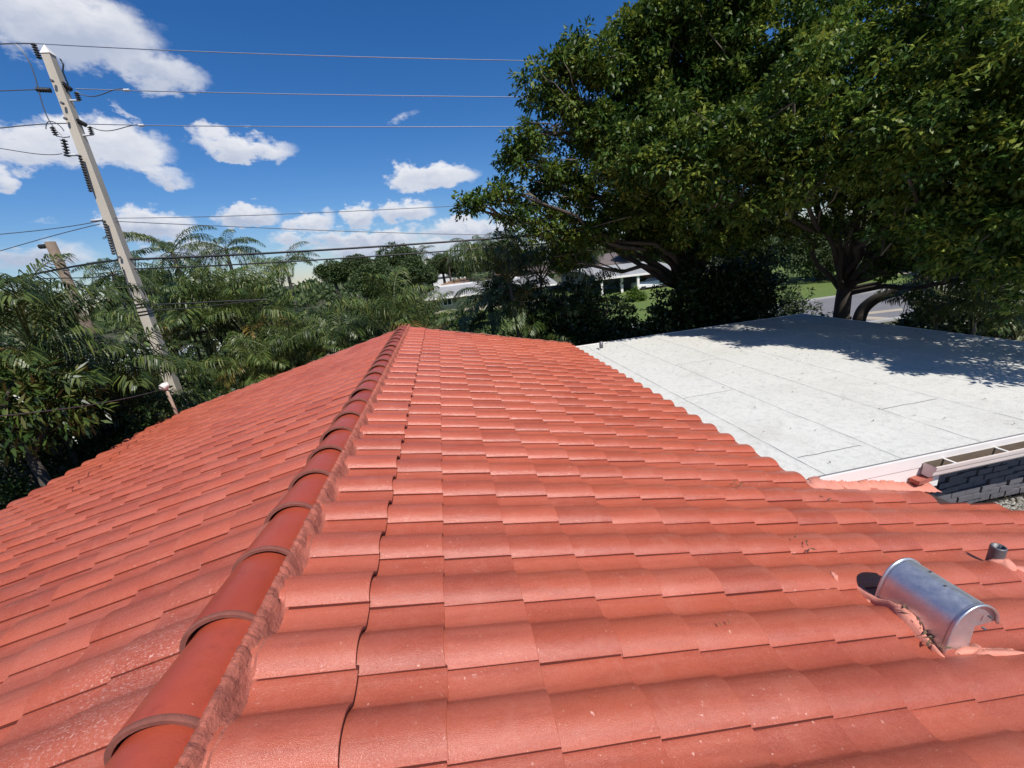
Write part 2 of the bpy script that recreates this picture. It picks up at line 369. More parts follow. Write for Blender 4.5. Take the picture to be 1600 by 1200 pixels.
tag(b.build('pebbles', m_gravel), 'pale pebbles scattered on the ground beyond the tiled eave', 'pebbles', kind='stuff')

# ================================================================== tiled house
S = .2394; TW = .31; EX = .358; OFFZ = -.045
house = thing('tiled_house', (0, 3.2, GZ), 'house in the foreground under a coral red barrel tile roof with a mortared ridge', 'house')
PV = [(0, .28), (.03, .48), (.07, .66), (.13, .84), (.19, .94), (.26, 1.0), (.36, .97), (.45, .84), (.53, .62), (.585, .36), (.625, .13), (.66, .03), (.74, -.03), (.84, .0), (.91, .05), (.965, .14), (.995, .19), (1.06, .20)]
PH = .055
def prof(v):
    v = v % 1.0
    return PH * float(np.interp(v, [a for a, _ in PV], [c for _, c in PV]))
def tile_mesh(side, detail=True):
    b = MB(); LEN = .43
    ys = np.array([a * TW for a, _ in PV]); zs = np.array([c * PH for _, c in PV]); zs[-1] -= .004; zs[-2] -= .003
    xs = [-LEN, -.006, -.001, .0]; zo = [.008, .032, .0305, .028]
    G = [[(side * x, y, z + o - S * x) for y, z in zip(ys, zs)] for x, o in zip(xs, zo)]
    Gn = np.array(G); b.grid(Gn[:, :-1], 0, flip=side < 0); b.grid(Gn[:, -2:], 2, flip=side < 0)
    # butt face and barrel edge
    n = len(ys); G2 = [[(side * 0., y, z + .028) for y, z in zip(ys, zs)], [(side * -.003, y, z + .013) for y, z in zip(ys, zs)]]
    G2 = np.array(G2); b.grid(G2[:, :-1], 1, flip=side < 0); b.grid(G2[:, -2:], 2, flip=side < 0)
    e = [[(side * x, ys[0], zs[0] + o - S * x) for x, o in zip(xs, zo)], [(side * x, ys[0] + .006, zs[0] + o - S * x - .0115) for x, o in zip(xs, zo)]]
    b.grid(e, 0, flip=side > 0)
    return b
tr_, tl_ = tile_mesh(1), tile_mesh(-1)
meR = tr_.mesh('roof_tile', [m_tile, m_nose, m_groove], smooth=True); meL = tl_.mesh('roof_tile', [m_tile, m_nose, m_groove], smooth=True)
for me in (meR, meL):
    me.set_sharp_from_angle(angle=math.radians(38))
RB = [.50, .814] + [.814 + EX * i for i in range(1, 15)]       # right slope butt lines
LB = [.47, .80] + [.80 + EX * i for i in range(1, 14)]
spots = []
for kx, xb in enumerate(RB):
    for n in range(-7, 27):
        if kx >= 11 and n > 3: continue
        if kx >= 14 and n > 2: continue
        spots.append((1, kx, n, xb, n * TW - .015))
for kx, xb in enumerate(LB):
    for n in range(-6, 28):
        spots.append((-1, kx, n, xb, n * TW - .10 - .31 + .0))
def proj(P):
    d = np.asarray(P) - CAM; z = d @ CF
    return (800 + FPX * (d @ CR) / z, 600 - FPX * (d @ CU) / z, z)
def area(sp):
    sd, kx, n, xb, y = sp
    q = [proj((sd * x, yy, -S * x)) for x, yy in ((xb - EX, y), (xb, y), (xb, y + TW), (xb - EX, y + TW))]
    if any(a[2] < .1 for a in q): return 0
    if not any(-60 < a[0] < 1660 and -60 < a[1] < 1260 for a in q): return 0
    A = 0
    for i in range(4):
        x1, y1, _ = q[i]; x2, y2, _ = q[(i + 1) % 4]
        x1, x2 = np.clip((x1, x2), 0, 1600); y1, y2 = np.clip((y1, y2), 0, 1200); A += x1 * y2 - x2 * y1
    return abs(A) / 2
spots.sort(key=area, reverse=True)
slope = {}
for sd, nm in ((1, 'roof_slope'), (-1, 'roof_slope')):
    x1 = (3.95 if sd > 0 else 5.40); b = MB(); y0, y1 = -2.1, 8.34 if sd > 0 else 8.22
    def dk(xa, xb_, ya, yb):
        za, zb = -S * xa + OFFZ - .004, -S * xb_ + OFFZ - .004
        vs = [(sd * xa, ya, za), (sd * xb_, ya, zb), (sd * xb_, yb, zb), (sd * xa, yb, za)]
        vs += [(a, b_, c - .03) for a, b_, c in vs]
        b.add(vs, [(0, 1, 2, 3), (4, 7, 6, 5), (0, 4, 5, 1), (1, 5, 6, 2), (2, 6, 7, 3), (3, 7, 4, 0)])
    dk(0.004, x1, y0, y1)
    if sd > 0: dk(3.955, 5.38, y0, 1.22)
    slope[sd] = b.build(nm, m_deck, house)
    slope[sd]['label'] = 'right slope running down to the white flat roof' if sd > 0 else 'left slope falling away to the dark palms'
joined = {1: [], -1: []}
NIND = 300
base3 = {1: np.concatenate(tr_.v), -1: np.concatenate(tl_.v)}
hl = wloc(house)
for i, (sd, kx, n, xb, y) in enumerate(spots):
    jz = random.uniform(-.0022, .0022); rx, ry, rz = random.uniform(-.004, .004), random.uniform(-.004, .004), random.uniform(-.007, .007)
    lift = .020 if (sd > 0 and kx == 0) else 0.
    if sd > 0 and kx == 0: rz += .0
    loc = np.array((sd * (xb + random.uniform(-.003, .003) + (random.uniform(-.006, .006) if kx == 0 and sd > 0 else 0)), y, -S * xb + OFFZ + jz + lift))
    if i < NIND:
        inst('roof_tile', meR if sd > 0 else meL, slope[sd], tuple(loc - hl), (rx, ry, rz))
    else:
        joined[sd].append((loc, rz))
for sd in (1, -1):
    if not joined[sd]: continue
    b = MB(); src = tr_ if sd > 0 else tl_; V0 = base3[sd]
    for loc, rz in joined[sd]:
        c, s_ = math.cos(rz), math.sin(rz)
        v = np.c_[V0[:, 0] * c - V0[:, 1] * s_, V0[:, 0] * s_ + V0[:, 1] * c, V0[:, 2]] + loc
        n0 = b.n; b.v.append(v); b.n += len(v); tt = random.random() + .001
        b.f += [[q + n0 for q in f] for f in src.f]; b.mi += src.mi; b.t += [tt] * len(src.f)
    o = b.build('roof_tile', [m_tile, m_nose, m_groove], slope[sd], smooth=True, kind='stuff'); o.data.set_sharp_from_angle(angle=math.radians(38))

def zsurf(x, y, side=1, kb=None):
    B = RB if side > 0 else LB; ph = -.015 if side > 0 else -.41
    xb = B[0]; d = xb - x
    return -S * x + OFFZ + (.032 - .056 * d) + prof((y - ph) / TW) + (.020 if side > 0 else 0)
# ridge caps
def cap_mesh(L_=.43):
    b = MB(); R0 = .150; NA = 18; A_ = np.linspace(-1.72, .96, NA)
    def ring(sc, yy, dz): return [(R0 * sc * (1.14 if a < 0 else .98) * math.sin(a), yy, R0 * sc * math.cos(a) - .055 + dz) for a in A_]
    b.grid([ring(s_, yy, dz) for yy, s_, dz in ((0, .985, 0), (.005, 1., 0), (.02, 1., 0), (L_ * .5, .955, -.009), (L_, .91, -.021))], 0)
    b.grid([ring(.885, 0, .001), ring(.985, 0, 0)], 1); b.grid([ring(.985, 0, 0), ring(1.012, .004, 0), ring(1.012, .016, 0), ring(.99, .022, 0)], 1); b.grid([ring(.885, .06, 0), ring(.885, 0, .001)], 1)
    return b
cm = cap_mesh(); cme = cm.mesh('ridge_cap', [m_cap, m_caprim], smooth=True); cme.set_sharp_from_angle(angle=math.radians(50))
for i in range(-4, 24):
    y = -.511 + .377 * (i)
    if y > 8.1: break
    inst('ridge_cap', cme, house, tuple(np.array((random.uniform(-.006, .006), y, .004 + random.uniform(-.003, .003))) - hl), (random.uniform(-.010, .010), random.uniform(-.05, .05), random.uniform(-.03, .03)))
# mortar beside the caps
def fnoise(n, k, amp):
    r = np.random.default_rng(k).normal(size=n); ker = np.hanning(9); ker /= ker.sum(); return np.convolve(r, ker, 'same') * amp
ys = np.arange(-2.0, 8.36, .0085); n = len(ys); f1, f2, f3 = fnoise(n, 1, .012), fnoise(n, 2, .016), fnoise(n, 3, .010)
r1 = rng.normal(size=n) * .0030
G = []
for i, y in enumerate(ys):
    zt = zsurf(.165, y); G.append([(.100, y, .020), (.112 + f1[i] * .4, y, .052 + f1[i] * .8 + r1[i]), (.132 + f1[i] * .5, y, .040 + f1[i] * 1.0 + r1[i] * 2), (.143 + f2[i] * .5, y, .008 + f2[i] + r1[i]),
              (.152 + f3[i] * .4, y, .5 * (.0 + zt) - .006), (.162 + f3[i] * .5, y, zt + .003), (.176 + f3[i] * .6, y, zt - .012)])
b = MB(); b.grid(G, 0, flip=True); mo = b.build('ridge_mortar', m_mortar, house, smooth=True)
G = []
for i, y in enumerate(ys):
    zt = zsurf(.18, y, -1); G.append([(-.10, y, .015), (-.165 + f1[i] * .3, y, zt + .016 + f2[i] * .3), (-.190 + f3[i] * .5, y, zt - .008)])
b = MB(); b.grid(G, 0); b.build('ridge_mortar', m_mortar, house, smooth=True)
# pale mortar on the far rake edges
for sd, yend, x1 in ((1, 8.40, 4.05), (-1, 8.29, 5.42)):
    xs = np.arange(.1, x1, .03); G = []; q1 = fnoise(len(xs), 5, .01)
    for i, x in enumerate(xs):
        st = ((x / EX) % 1.0) * .015
        zz = -S * x + .012 + q1[i] - st
        G.append([(sd * x, yend - .06, zz + .004), (sd * x, yend + .02 + q1[i], zz + .006), (sd * x, yend + .05, zz - .10)])
    b = MB(); b.grid(G, 0, flip=sd < 0); b.build('rake_mortar', m_mortar2, house, smooth=True)
# mortar bed against the flat roof fascia
xs = np.arange(4.02, 5.50, .012); G = []; q1 = fnoise(len(xs), 8, .02); q2 = rng.normal(size=len(xs)) * .003
for i, x in enumerate(xs):
    zz = -S * x - .035
    G.append([(x, 1.13 + q1[i] + q2[i], zz + .014), (x, 1.17 + q1[i] * .5, zz + .022 + q2[i]), (x, 1.258, zz + .062 + q1[i] * .8 + q2[i] * 2), (x, 1.262, zz - .05)])
b = MB(); b.grid(G, 0); b.build('fascia_mortar', m_mortar2, house, smooth=True)
# walls below the roof
b = MB(); b.box((-5.0, -2.05, GZ), (5.0, 1.0, -1.62)); b.box((-5.0, 1.0, GZ), (3.9, 8.0, -1.62)); b.build('wall', m_wallcream, house)
b = MB(); b.add([(-4.95, 8.0, -1.62), (3.9, 8.0, -1.62), (0, 8.0, -.14), (-4.95, 7.9, -1.62), (3.9, 7.9, -1.62), (0, 7.9, -.14)], [(0, 2, 1), (3, 4, 5), (0, 1, 4, 3), (1, 2, 5, 4), (2, 0, 3, 5)])
b.build('gable_wall', m_wallcream, house)

# ================================================================== flat-roofed wing
ZF = -.984
wing = thing('flat_roofed_wing', (7.3, 4.6, GZ), 'low wing with a white coated flat roof right of the tiled slope', 'building')
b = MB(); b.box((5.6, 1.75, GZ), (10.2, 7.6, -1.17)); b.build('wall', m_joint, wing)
b = MB(); b.box((4.0, 1.262, -1.2), (10.5, 7.88, ZF - .012)); b.build('roof_deck', m_fascia, wing)
lx = [3.93, 4.27, 5.13, 6.07, 6.95, 7.85, 8.75, 9.65, 10.52]
for i in range(8):
    a, c = lx[i], lx[i + 1]; ysn = np.linspace(1.25, 7.9, 90); e = fnoise(90, 20 + i, .008); e2 = fnoise(90, 21 + i, .008)
    wav = fnoise(90, 40 + i, .006)
    G = [[(a + (e[j] if i else 0) - .0, y, ZF - .008), (a + .02 + e[j], y, ZF + .0015 + wav[j] * .3), ((a + c) / 2, y, ZF + wav[j] * .8), (c - .02 + e2[j], y, ZF + .004 + wav[j] * .3), (c + .012 + e2[j], y, ZF + .010), (c + .018 + e2[j], y, ZF - .004)] for j, y in enumerate(ysn)]
    b = MB(); b.grid(G, 0, flip=True); b.build('membrane_strip', m_white, wing)
for i, x in enumerate(lx[1:-1]):                                   # open seams
    ysn = np.linspace(1.27, 7.88, 160); e = fnoise(160, 21 + i, .009); w = .004 + abs(fnoise(160, 60 + i, .008))
    # same wander as the strip edge
    e = np.interp(ysn, np.linspace(1.25, 7.9, 90), fnoise(90, 21 + i, .008))
    G = [[(x + .018 + e[j], y, ZF + .0068), (x + .020 + e[j] + w[j], y, ZF + .0068)] for j, y in enumerate(ysn)]
    b = MB(); b.grid(G, 0, flip=True); b.build('seam', m_lap, wing)
for (x0, x1, y) in ((4.27, 5.13, 3.6), (6.07, 6.95, 2.25), (5.13, 6.07, 5.2), (7.85, 8.75, 3.1), (4.3, 5.1, 1.62), (6.95, 7.85, 5.9)):    # cross laps
    t_ = np.linspace(x0 + .03, x1 - .02, 30); e = fnoise(30, int(y * 10), .007)
    G = [[(x, y + e[j], ZF + .0085), (x, y + e[j] + .006, ZF + .0085)] for j, x in enumerate(t_)]
    b = MB(); b.grid(G, 0); b.build('seam', m_lap, wing)
b = MB(); b.box((4.05, 1.236, -1.085), (10.55, 1.258, ZF + .012)); b.build('fascia', m_fascia, wing)
b = MB(); b.box((4.05, 1.246, -1.35), (5.6, 1.2615, -1.087)); b.build('fascia', m_fascia, wing)
b = MB(); b.box((10.50, 1.262, -1.17), (10.53, 7.9, ZF + .012)); b.box((4.05, 7.885, -1.17), (10.5, 7.91, ZF + .012)); b.build('fascia', m_fascia, wing)
b = MB(); b.box((4.1, 1.259, ZF + .004), (10.55, 1.275, ZF + .014)); b.build('drip_edge', m_lap, wing)
gx0, gx1 = 5.34, 10.5; gb = MB()
def gsec(x): return [(x, 1.228, -1.030), (x, 1.228, -1.155), (x, 1.162, -1.160), (x, 1.140, -1.13), (x, 1.134, -1.09), (x, 1.122, -1.07), (x, 1.116, -1.032), (x, 1.129, -1.028), (x, 1.130, -1.04)]
gb.grid([gsec(gx0), gsec(gx1)], 0); gb.grid([[(a, c + (.004 if c < 1.2 else -.004), d + .004) for a, c, d in gsec(x)][:-2] for x in (gx0 + .003, gx1)], 1, flip=True)
s_ = gsec(gx0); gb.add(s_[:7], [tuple(range(7))], 0); gb.add([(a + .006, c, d) for a, c, d in s_[:7]], [tuple(range(6, -1, -1))], 0)
gut = gb.build('gutter', [m_gutter, m_gutin], wing)
for x in np.arange(5.56, 10.4, .62):
    b = MB(); b.box((x, 1.125, -1.036), (x + .022, 1.232, -1.028)); b.build('gutter_hanger', m_fascia, gut)
b = MB(); b.box((5.22, 1.16, -1.215), (5.40, 1.245, -1.175), rz=.1); b.build('end_shadow_block', m_mortar, wing)  # red-brown block standing in for the shadow at the gutter end
# painted brick wall under the eave: courses of individual bricks where they show
bw = MB(); cnt = 0
bme = MB().box((0, 0, 0), (.20, .06, .068)).mesh('brick', [m_brick])
for r_ in range(12):
    for c_ in range(19):
        x = 5.62 + c_ * .215 + (.107 if r_ % 2 else 0) + random.uniform(-.004, .004); z = -1.26 - r_ * .082
        if x > 9.8: continue
        inst('brick', bme, wing, tuple(np.array((x, 1.69 + random.uniform(-.02, .02), z)) - wloc(wing)), (0, 0, random.uniform(-.02, .02)))
bed = thing('raised_gravel_bed', (8, 1.3, GZ), 'raised bed of pale gravel against the painted brick wall darkened as if in shade', 'planter')
b = MB(); b.box((5.75, .75, GZ), (10.4, 1.66, -2.2)); b.build('bed_wall', m_brick, bed)
b = MB()
for i in range(5200):
    x, y = random.uniform(5.8, 9.6), random.uniform(.8, 1.64); r = random.uniform(.014, .034); z = -2.2 + r * .5 + random.uniform(0, .02)
    q = np.array([(1, 0, 0), (0, 1, 0), (-1, 0, 0), (0, -1, 0), (0, 0, .8)]) * r * np.array([random.uniform(.7, 1.4), 1, 1]) + (x, y, z)
    b.add(q, [(0, 1, 4), (1, 2, 4), (2, 3, 4), (3, 0, 4)])
b.build('gravel', m_gravel, bed, kind='stuff')
# litter on the white roof
V4 = []; 
for i in range(190):
    x, y = random.uniform(4.3, 10.4), random.uniform(1.4, 7.8)
    if x + y * .6 < 7.2 and random.random() < .6: continue
    a = random.uniform(0, 6.28); l_ = random.uniform(.015, .05); d = np.array((math.cos(a), math.sin(a), .1)); e = np.array((-math.sin(a), math.cos(a), .35)); p0 = np.array((x, y, ZF + .014))
    V4.append([p0, p0 + d * l_ * .5 + e * l_ * .25, p0 + d * l_, p0 + d * l_ * .5 - e * l_ * .1 + (0, 0, .01)])
tag(quads('fallen_leaves', np.array(V4), rng.random(len(V4)), m_dry), 'dry brown leaf litter scattered on the white flat roof', 'leaves', kind='stuff')
V4 = []
for (cx, cy, nn_) in ((3.15, 1.02, 9), (3.08, .33, 5), (3.14, -.28, 22), (3.10, -.38, 16), (3.17, -.18, 10), (2.06, -.25, 2), (3.9, .9, 3)):
    for j in range(nn_):
        x, y = cx + random.gauss(0, .02), cy + random.gauss(0, .035); z = -S * x + OFFZ + .045 + prof((y + .015) / TW) + random.uniform(0, .02)
        a = random.uniform(0, 6.28); l_ = random.uniform(.02, .05); d = np.array((math.cos(a), math.sin(a), .1)); e = np.array((-math.sin(a), math.cos(a), .35)); p0 = np.array((x, y, z))
        V4.append([p0, p0 + d * l_ * .5 + e * l_ * .18, p0 + d * l_, p0 + d * l_ * .5 - e * l_ * .1])
tag(quads('twig_litter', np.array(V4), rng.random(len(V4)), m_dry), 'dry twigs and curled leaves caught beside the metal roof vent', 'leaves', kind='stuff')

# ================================================================== vents and pipes on the roofs
vent = thing('roof_vent', (3.28, -.26, -.80), 'curved galvanised steel hood vent set in pink mortar on the tiles', 'vent')
cx_, cz_ = 3.285, -.665
pr = [(3.128, -.86), (3.132, -.78), (3.138, -.70), (3.152, -.62), (3.178, -.568), (3.215, -.536), (3.255, -.522), (3.30, -.527), (3.345, -.550), (3.385, -.585), (3.412, -.625), (3.424, -.672)]
pa = np.array(pr); sm = []
for i in range(len(pa) - 1):
    for tq in (0, .5):
        p0 = pa[max(i - 1, 0)]; p1 = pa[i]; p2 = pa[i + 1]; p3 = pa[min(i + 2, len(pa) - 1)]
        sm.append(.5 * ((2 * p1) + (-p0 + p2) * tq + (2 * p0 - 5 * p1 + 4 * p2 - p3) * tq ** 2 + (-p0 + 3 * p1 - 3 * p2 + p3) * tq ** 3))
sm.append(pa[-1]); y0, y1 = -.415, -.095
b = MB(); b.grid([[(x, y, z) for x, z in sm] for y in np.linspace(y0, y1, 5)], 0)
b.grid([[(x + (cx_ - x) * .03, y, z + (cz_ - z) * .03) for x, z in sm] for y in (y0 + .01, y1 - .01)], 0, flip=True)
b.build('hood', m_galv, vent, smooth=True)
for yy, f in ((y0 + .012, 1), (y1 - .012, -1)):
    o2 = [(x, z) for x, z in sm[1:]]; poly = [(x, yy, z) for x, z in o2] + [(3.31, yy, -.672), (3.31, yy, -.88), (3.135, yy, -.88)]
    vs = poly + [(a, c + .004 * f, d) for a, c, d in poly]; n = len(poly)
    b = MB(); b.add(vs, [tuple(range(n)), tuple(range(2 * n - 1, n - 1, -1))] + [(i, (i + 1) % n, (i + 1) % n + n, i + n) for i in range(n)]); b.build('end_plate', m_galv, vent)
for yy in (y0, y1):                                               # rolled seam rim
    b = MB(); b.tube([(x, yy, z) for x, z in sm[2:]], .0065, 6); b.build('rim', m_galv, vent, smooth=True)
b = MB()
for (x, z, y) in ((3.33, -.668, y0 - .002), (3.345, -.60, y0 - .002)):
    b.tube([(x, y, z), (x, y - .014, z)], .006, 8)
b.tube([(3.262, -.29, -.524), (3.262, -.29, -.517)], .007, 6); b.tube([(3.30, -.20, -.526), (3.30, -.20, -.519)], .007, 6)
b.build('screw', m_galvdark, vent)
b = MB(); b.box((3.295, y0 + .02, -.88), (3.305, y1 - .02, -.66)); b.build('throat', m_black, vent)
def blob_mortar(name, parent, cx, cy, rx, ry, h, seed, ang=0, mat=None):
    r_ = np.random.default_rng(seed); nr, na = 7, 30; rad = 1 + .28 * np.interp(np.arange(na), np.arange(0, na + 5, 3), r_.normal(size=len(np.arange(0, na + 5, 3)))) ; G = []
    for i in range(nr):
        t_ = i / (nr - 1); ring = []
        for j in range(na + 1):
            a = 2 * math.pi * j / na; rr = rad[j % na]; dx, dy = rx * rr * t_ * math.cos(a), ry * rr * t_ * math.sin(a)
            x = cx + dx * math.cos(ang) - dy * math.sin(ang); y = cy + dx * math.sin(ang) + dy * math.cos(ang)
            ring.append((x, y, -S * x + OFFZ + .022 + prof((y + .015) / TW) * .9 + h * (1 - t_ ** 2.2) + r_.normal() * h * .05 - (.012 if i == nr - 1 else 0)))
        G.append(ring)
    b = MB(); b.grid(G, 0); return b.build(name, mat or m_mortar2, parent, smooth=True)
blob_mortar('mortar_bed', vent, 3.33, -.43, .17, .05, .028, 3); blob_mortar('mortar_bed', vent, 3.12, -.25, .045, .20, .045, 4); blob_mortar('mortar_bed', vent, 3.28, -.09, .15, .05, .03, 6)
pipe = thing('vent_pipe', (4.42, .15, -1.06), 'short open metal vent pipe in pink mortar behind the hooded vent', 'pipe')
PB = np.array((4.44, .15, -1.17)); th = np.linspace(0, 2 * math.pi, 19)
b = MB(); lev = [(.040, 0), (.040, .235), (.038, .243), (.030, .243), (.029, .10)]
b.grid([[PB + (r_ * math.cos(a), r_ * math.sin(a), h) for a in th] for r_, h in lev], 0, flip=True); b.build('pipe', m_galvdark, pipe, smooth=True)
b = MB(); b.add([PB + (.029 * math.cos(a), .029 * math.sin(a), .15) for a in th[:-1]], [tuple(range(18))]); b.build('hollow', m_black, pipe)
blob_mortar('mortar_collar', pipe, 4.46, .12, .085, .07, .045, 9, .3); blob_mortar('mortar_collar', pipe, 4.58, .02, .12, .05, .012, 10, -.7)
for (x, y, s1, s2, sd_) in ((3.02, .05, .035, .016, 11), (2.90, -.02, .03, .014, 12), (3.75, -.45, .03, .016, 13)):
    o = blob_mortar('mortar_dab', house, x, y, s1, s2, .004, sd_, .9)
fp = thing('stub_pipe', (4.50, 7.25, ZF), 'small grey stub pipe standing on the far corner of the white roof', 'pipe')
b = MB(); b.tube([(4.5, 7.25, ZF), (4.5, 7.25, ZF + .19)], [.045, .043], 12); b.build('pipe', m_galvdark, fp, smooth=True)
b = MB(); b.tube([(4.5, 7.25, ZF), (4.5, 7.25, ZF + .03)], [.08, .05], 12); b.build('flashing', m_white, fp, smooth=True)
mast = thing('service_mast', (-5.15, 7.93, -1.33), 'leaning service mast with a white weatherhead at the far left roof corner', 'mast')
b = MB(); mp = [(-5.13, 7.93, -1.40), (-5.14, 7.93, -1.1), (-5.16, 7.93, -.62)]; b.tube(mp, .034, 10); b.build('pole', simple('mast_paint', (.38, .27, .2), .6, .3, 9), mast, smooth=True)
b = MB(); hd = []
for i, (t_, r_) in enumerate(((-.10, .03), (-.08, .07), (-.02, .085), (.04, .07), (.08, .03))): hd.append((-5.18 - t_ * 1.0, 7.92, -.585 - t_ * .25 + (.03 if i in (1, 2, 3) else 0), r_))
b.tube([h[:3] for h in hd], [h[3] for h in hd], 10); b.build('weatherhead', m_fascia, mast, smooth=True)
b = MB(); b.tube([(-5.06, 7.90, -1.28), (-4.96, 7.88, -1.24), (-4.90, 7.87, -1.27)], [.03, .05, .02], 8); b.build('clamp', m_red, mast, smooth=True)

def cable(name, pts, r, mat, label, sag=0, n=28, group=None, cat='cable'):
    P = [np.array(q, float) for q in pts]; out = []
    for i in range(len(P) - 1):
        for j in range(n):
            t_ = j / n; q = P[i] * (1 - t_) + P[i + 1] * t_; q = q - np.array((0, 0, 4 * sag * t_ * (1 - t_))); out.append(q)
    out.append(P[-1]); b = MB(); b.tube(out, r, 5); o = b.build(name, mat); return tag(o, label, cat, group)
cable('service_drop', [atD(-60, 652, 6.5), atD(0, 650, 7.2), (-5.24, 7.9, -.60)], .007, m_wire, 'thin dark service cable sagging leftward from the weatherhead in front of dark shrubs', .06)

# ================================================================== utility pole and lines
def quad_pole(b, p0, p1, w0, w1, rot):
    b.tube([p0, p1], [w0 * .7071, w1 * .7071], 4, rot=rot)
PX, PY = -7.02, 11.1
up = thing('utility_pole', (PX, PY, GZ), 'tall square concrete utility pole rising out of the palms at left', 'utility pole')
top = 6.86
def pole_w(z): t_ = (z - GZ) / (top - GZ); return .27 * (1 - t_) + .17 * t_
b = MB(); zz = [GZ, top]
vs = []
for z in (GZ, top):
    w = pole_w(z) / 2; vs += [(PX - w, PY - w, z), (PX + w, PY - w, z), (PX + w, PY + w, z), (PX - w, PY + w, z)]
b.add(vs, [(0, 1, 5, 4), (1, 2, 6, 5), (2, 3, 7, 6), (3, 0, 4, 7), (4, 5, 6, 7)]); b.build('shaft', m_conc, up)
w = pole_w(top) / 2
b = MB(); b.add([(PX - w * 1.15, PY - w * 1.15, top), (PX + w * 1.15, PY - w * 1.15, top), (PX + w * 1.15, PY + w * 1.15, top), (PX - w * 1.15, PY + w * 1.15, top), (PX, PY, top + .2)], [(0, 1, 4), (1, 2, 4), (2, 3, 4), (3, 0, 4), (3, 2, 1, 0)]); b.build('cap', m_fascia, up)
def shed_insulator(p0, p1, r=.055, nsh=6):
    p0, p1 = np.array(p0), np.array(p1); pts = []; rr = []
    for i in range(nsh):
        for t_, q in ((0, .35), (.35, 1), (.5, 1), (.62, .4)): pts.append(p0 + (p1 - p0) * (i + t_) / nsh); rr.append(r * q)
    pts.append(p1); rr.append(r * .35); b = MB(); b.tube(pts, rr, 8); return b.build('insulator', m_insul, up, smooth=True)
def PP(px, py, y=PY): return ony(px, py, y)
shed_insulator(PP(62, 92), PP(52, 68)); 
shed_insulator(PP(80, 141), PP(56, 140)); shed_insulator(PP(97, 130), PP(112, 141)); shed_insulator(PP(124, 157), PP(119, 144), nsh=4)
shed_insulator(PP(120, 188), PP(135, 196)); shed_insulator(PP(144, 210), PP(140, 198), nsh=4)
shed_insulator(PP(88, 212), PP(81, 198), nsh=4); shed_insulator(PP(106, 245), PP(99, 217), .07)
def bracket(pts, r=.022, mat=None, nm='bracket'): b = MB(); b.tube(pts, r, 6); return b.build(nm, mat or m_bracket, up, smooth=True)
bracket([PP(104, 150), PP(108, 157), PP(124, 157)]); bracket([PP(124, 210), PP(130, 212), PP(146, 210)]); bracket([PP(108, 213), PP(100, 214), PP(88, 212)]); bracket([PP(120, 242), PP(100, 242)], .03)
bracket([PP(160, 343), PP(142, 345)], .03); bracket([PP(94, 92), PP(99, 101), PP(98, 112), PP(106, 131), PP(103, 148)], .016, m_insul)
# black corrugated riser guards down the pole face
for (a, c_, n_) in (((124, 242), (142, 300), 14), ((162, 344), (178, 398), 13)):
    P0, P1 = PP(*a, PY - .19), PP(*c_, PY - .19); b = MB(); pts = []; rr = []
    for i in range(n_ * 2 + 1): pts.append(P0 + (P1 - P0) * i / (n_ * 2)); rr.append(.045 if i % 2 else .02)
    b.tube(pts, rr, 6); b.build('spiral_guard', m_insul, up)
b = MB(); 
for (x_, y_) in ((83, 127), (99, 162), (104, 186), (188, 402)): 
    P0 = PP(x_, y_, PY - .14); b.tube([P0, P0 - np.array((0, .06, 0))], .03, 6)
b.build('bolt', m_galvdark, up)
b = MB(); P0 = PP(191, 417, PY - .16); P1 = PP(213, 500, PY - .2); b.tube([P0, P0 * .5 + P1 * .5 + (.02, -.01, 0), P1], .012, 5); b.build('ground_wire', m_cable, up)
for py_ in (474, 479, 486, 491):
    Q = PP(225, py_); w = pole_w(Q[2]) / 2 + .012; zq = Q[2]
    b = MB(); b.tube([(PX - w, PY - w, zq - .01), (PX + w, PY - w, zq), (PX + w, PY + w, zq + .01), (PX - w, PY + w, zq), (PX - w, PY - w, zq - .01)], .013, 5); b.build('strap', m_cable, up)
LN = 'overhead lines on the utility pole'
def lin(a, c, Y=PY): return [ony(*a, Y), ony(*c, Y)]
def ext(A, B, k): return B + (B - A) * k
def line(name, pxs, r, mat, label, Y=PY, left=0, right=1.4):
    P = [ony(x, y, Y) for x, y in pxs]
    P = [ext(P[1], P[0], left)] * (left > 0) + P + [ext(P[-2], P[-1], right)] * (right > 0)
    out = []
    P = np.array(P); s_ = np.r_[0, np.cumsum(np.linalg.norm(np.diff(P, axis=0), axis=1))]; tt = np.linspace(0, s_[-1], 60)
    # smooth interpolation (quadratic through the control points)
    deg = min(3, len(P) - 1); Q = np.stack([np.polyval(np.polyfit(s_, P[:, i], deg), tt) for i in range(3)], 1)
    b = MB(); b.tube(Q, r, 5); return tag(b.build(name, mat), label, 'cable')
line('power_line', [(54, 68), (400, 84), (820, 95)], .011, m_wirelight, 'thin pale top power line running right from the pole tip into the tree', right=.8)
line('power_line', [(118, 139), (450, 147), (820, 152)], .011, m_wirelight, 'thin pale middle power line running right from the pole, second from top', right=.8)
line('power_line', [(138, 194), (450, 198), (790, 198)], .011, m_wirelight, 'thin pale power line running right below the upper two, third from top', right=.8)
line('power_line', [(54, 68), (22, 68), (-40, 71)], .013, m_wire, 'power line leaving the pole tip towards the left edge', right=0)
line('power_line', [(56, 140), (0, 142), (-50, 144)], .011, m_wire, 'power line running left from the horizontal dark insulator', right=0)
line('power_line', [(138, 194), (84, 193), (0, 200), (-60, 205)], .012, m_wire, 'power line running left past the third insulator pair', right=0)
line('power_line', [(97, 239), (84, 245), (74, 239), (0, 232), (-60, 228)], .009, m_wire, 'thin wire looping left from the lowest pole insulator', right=0)
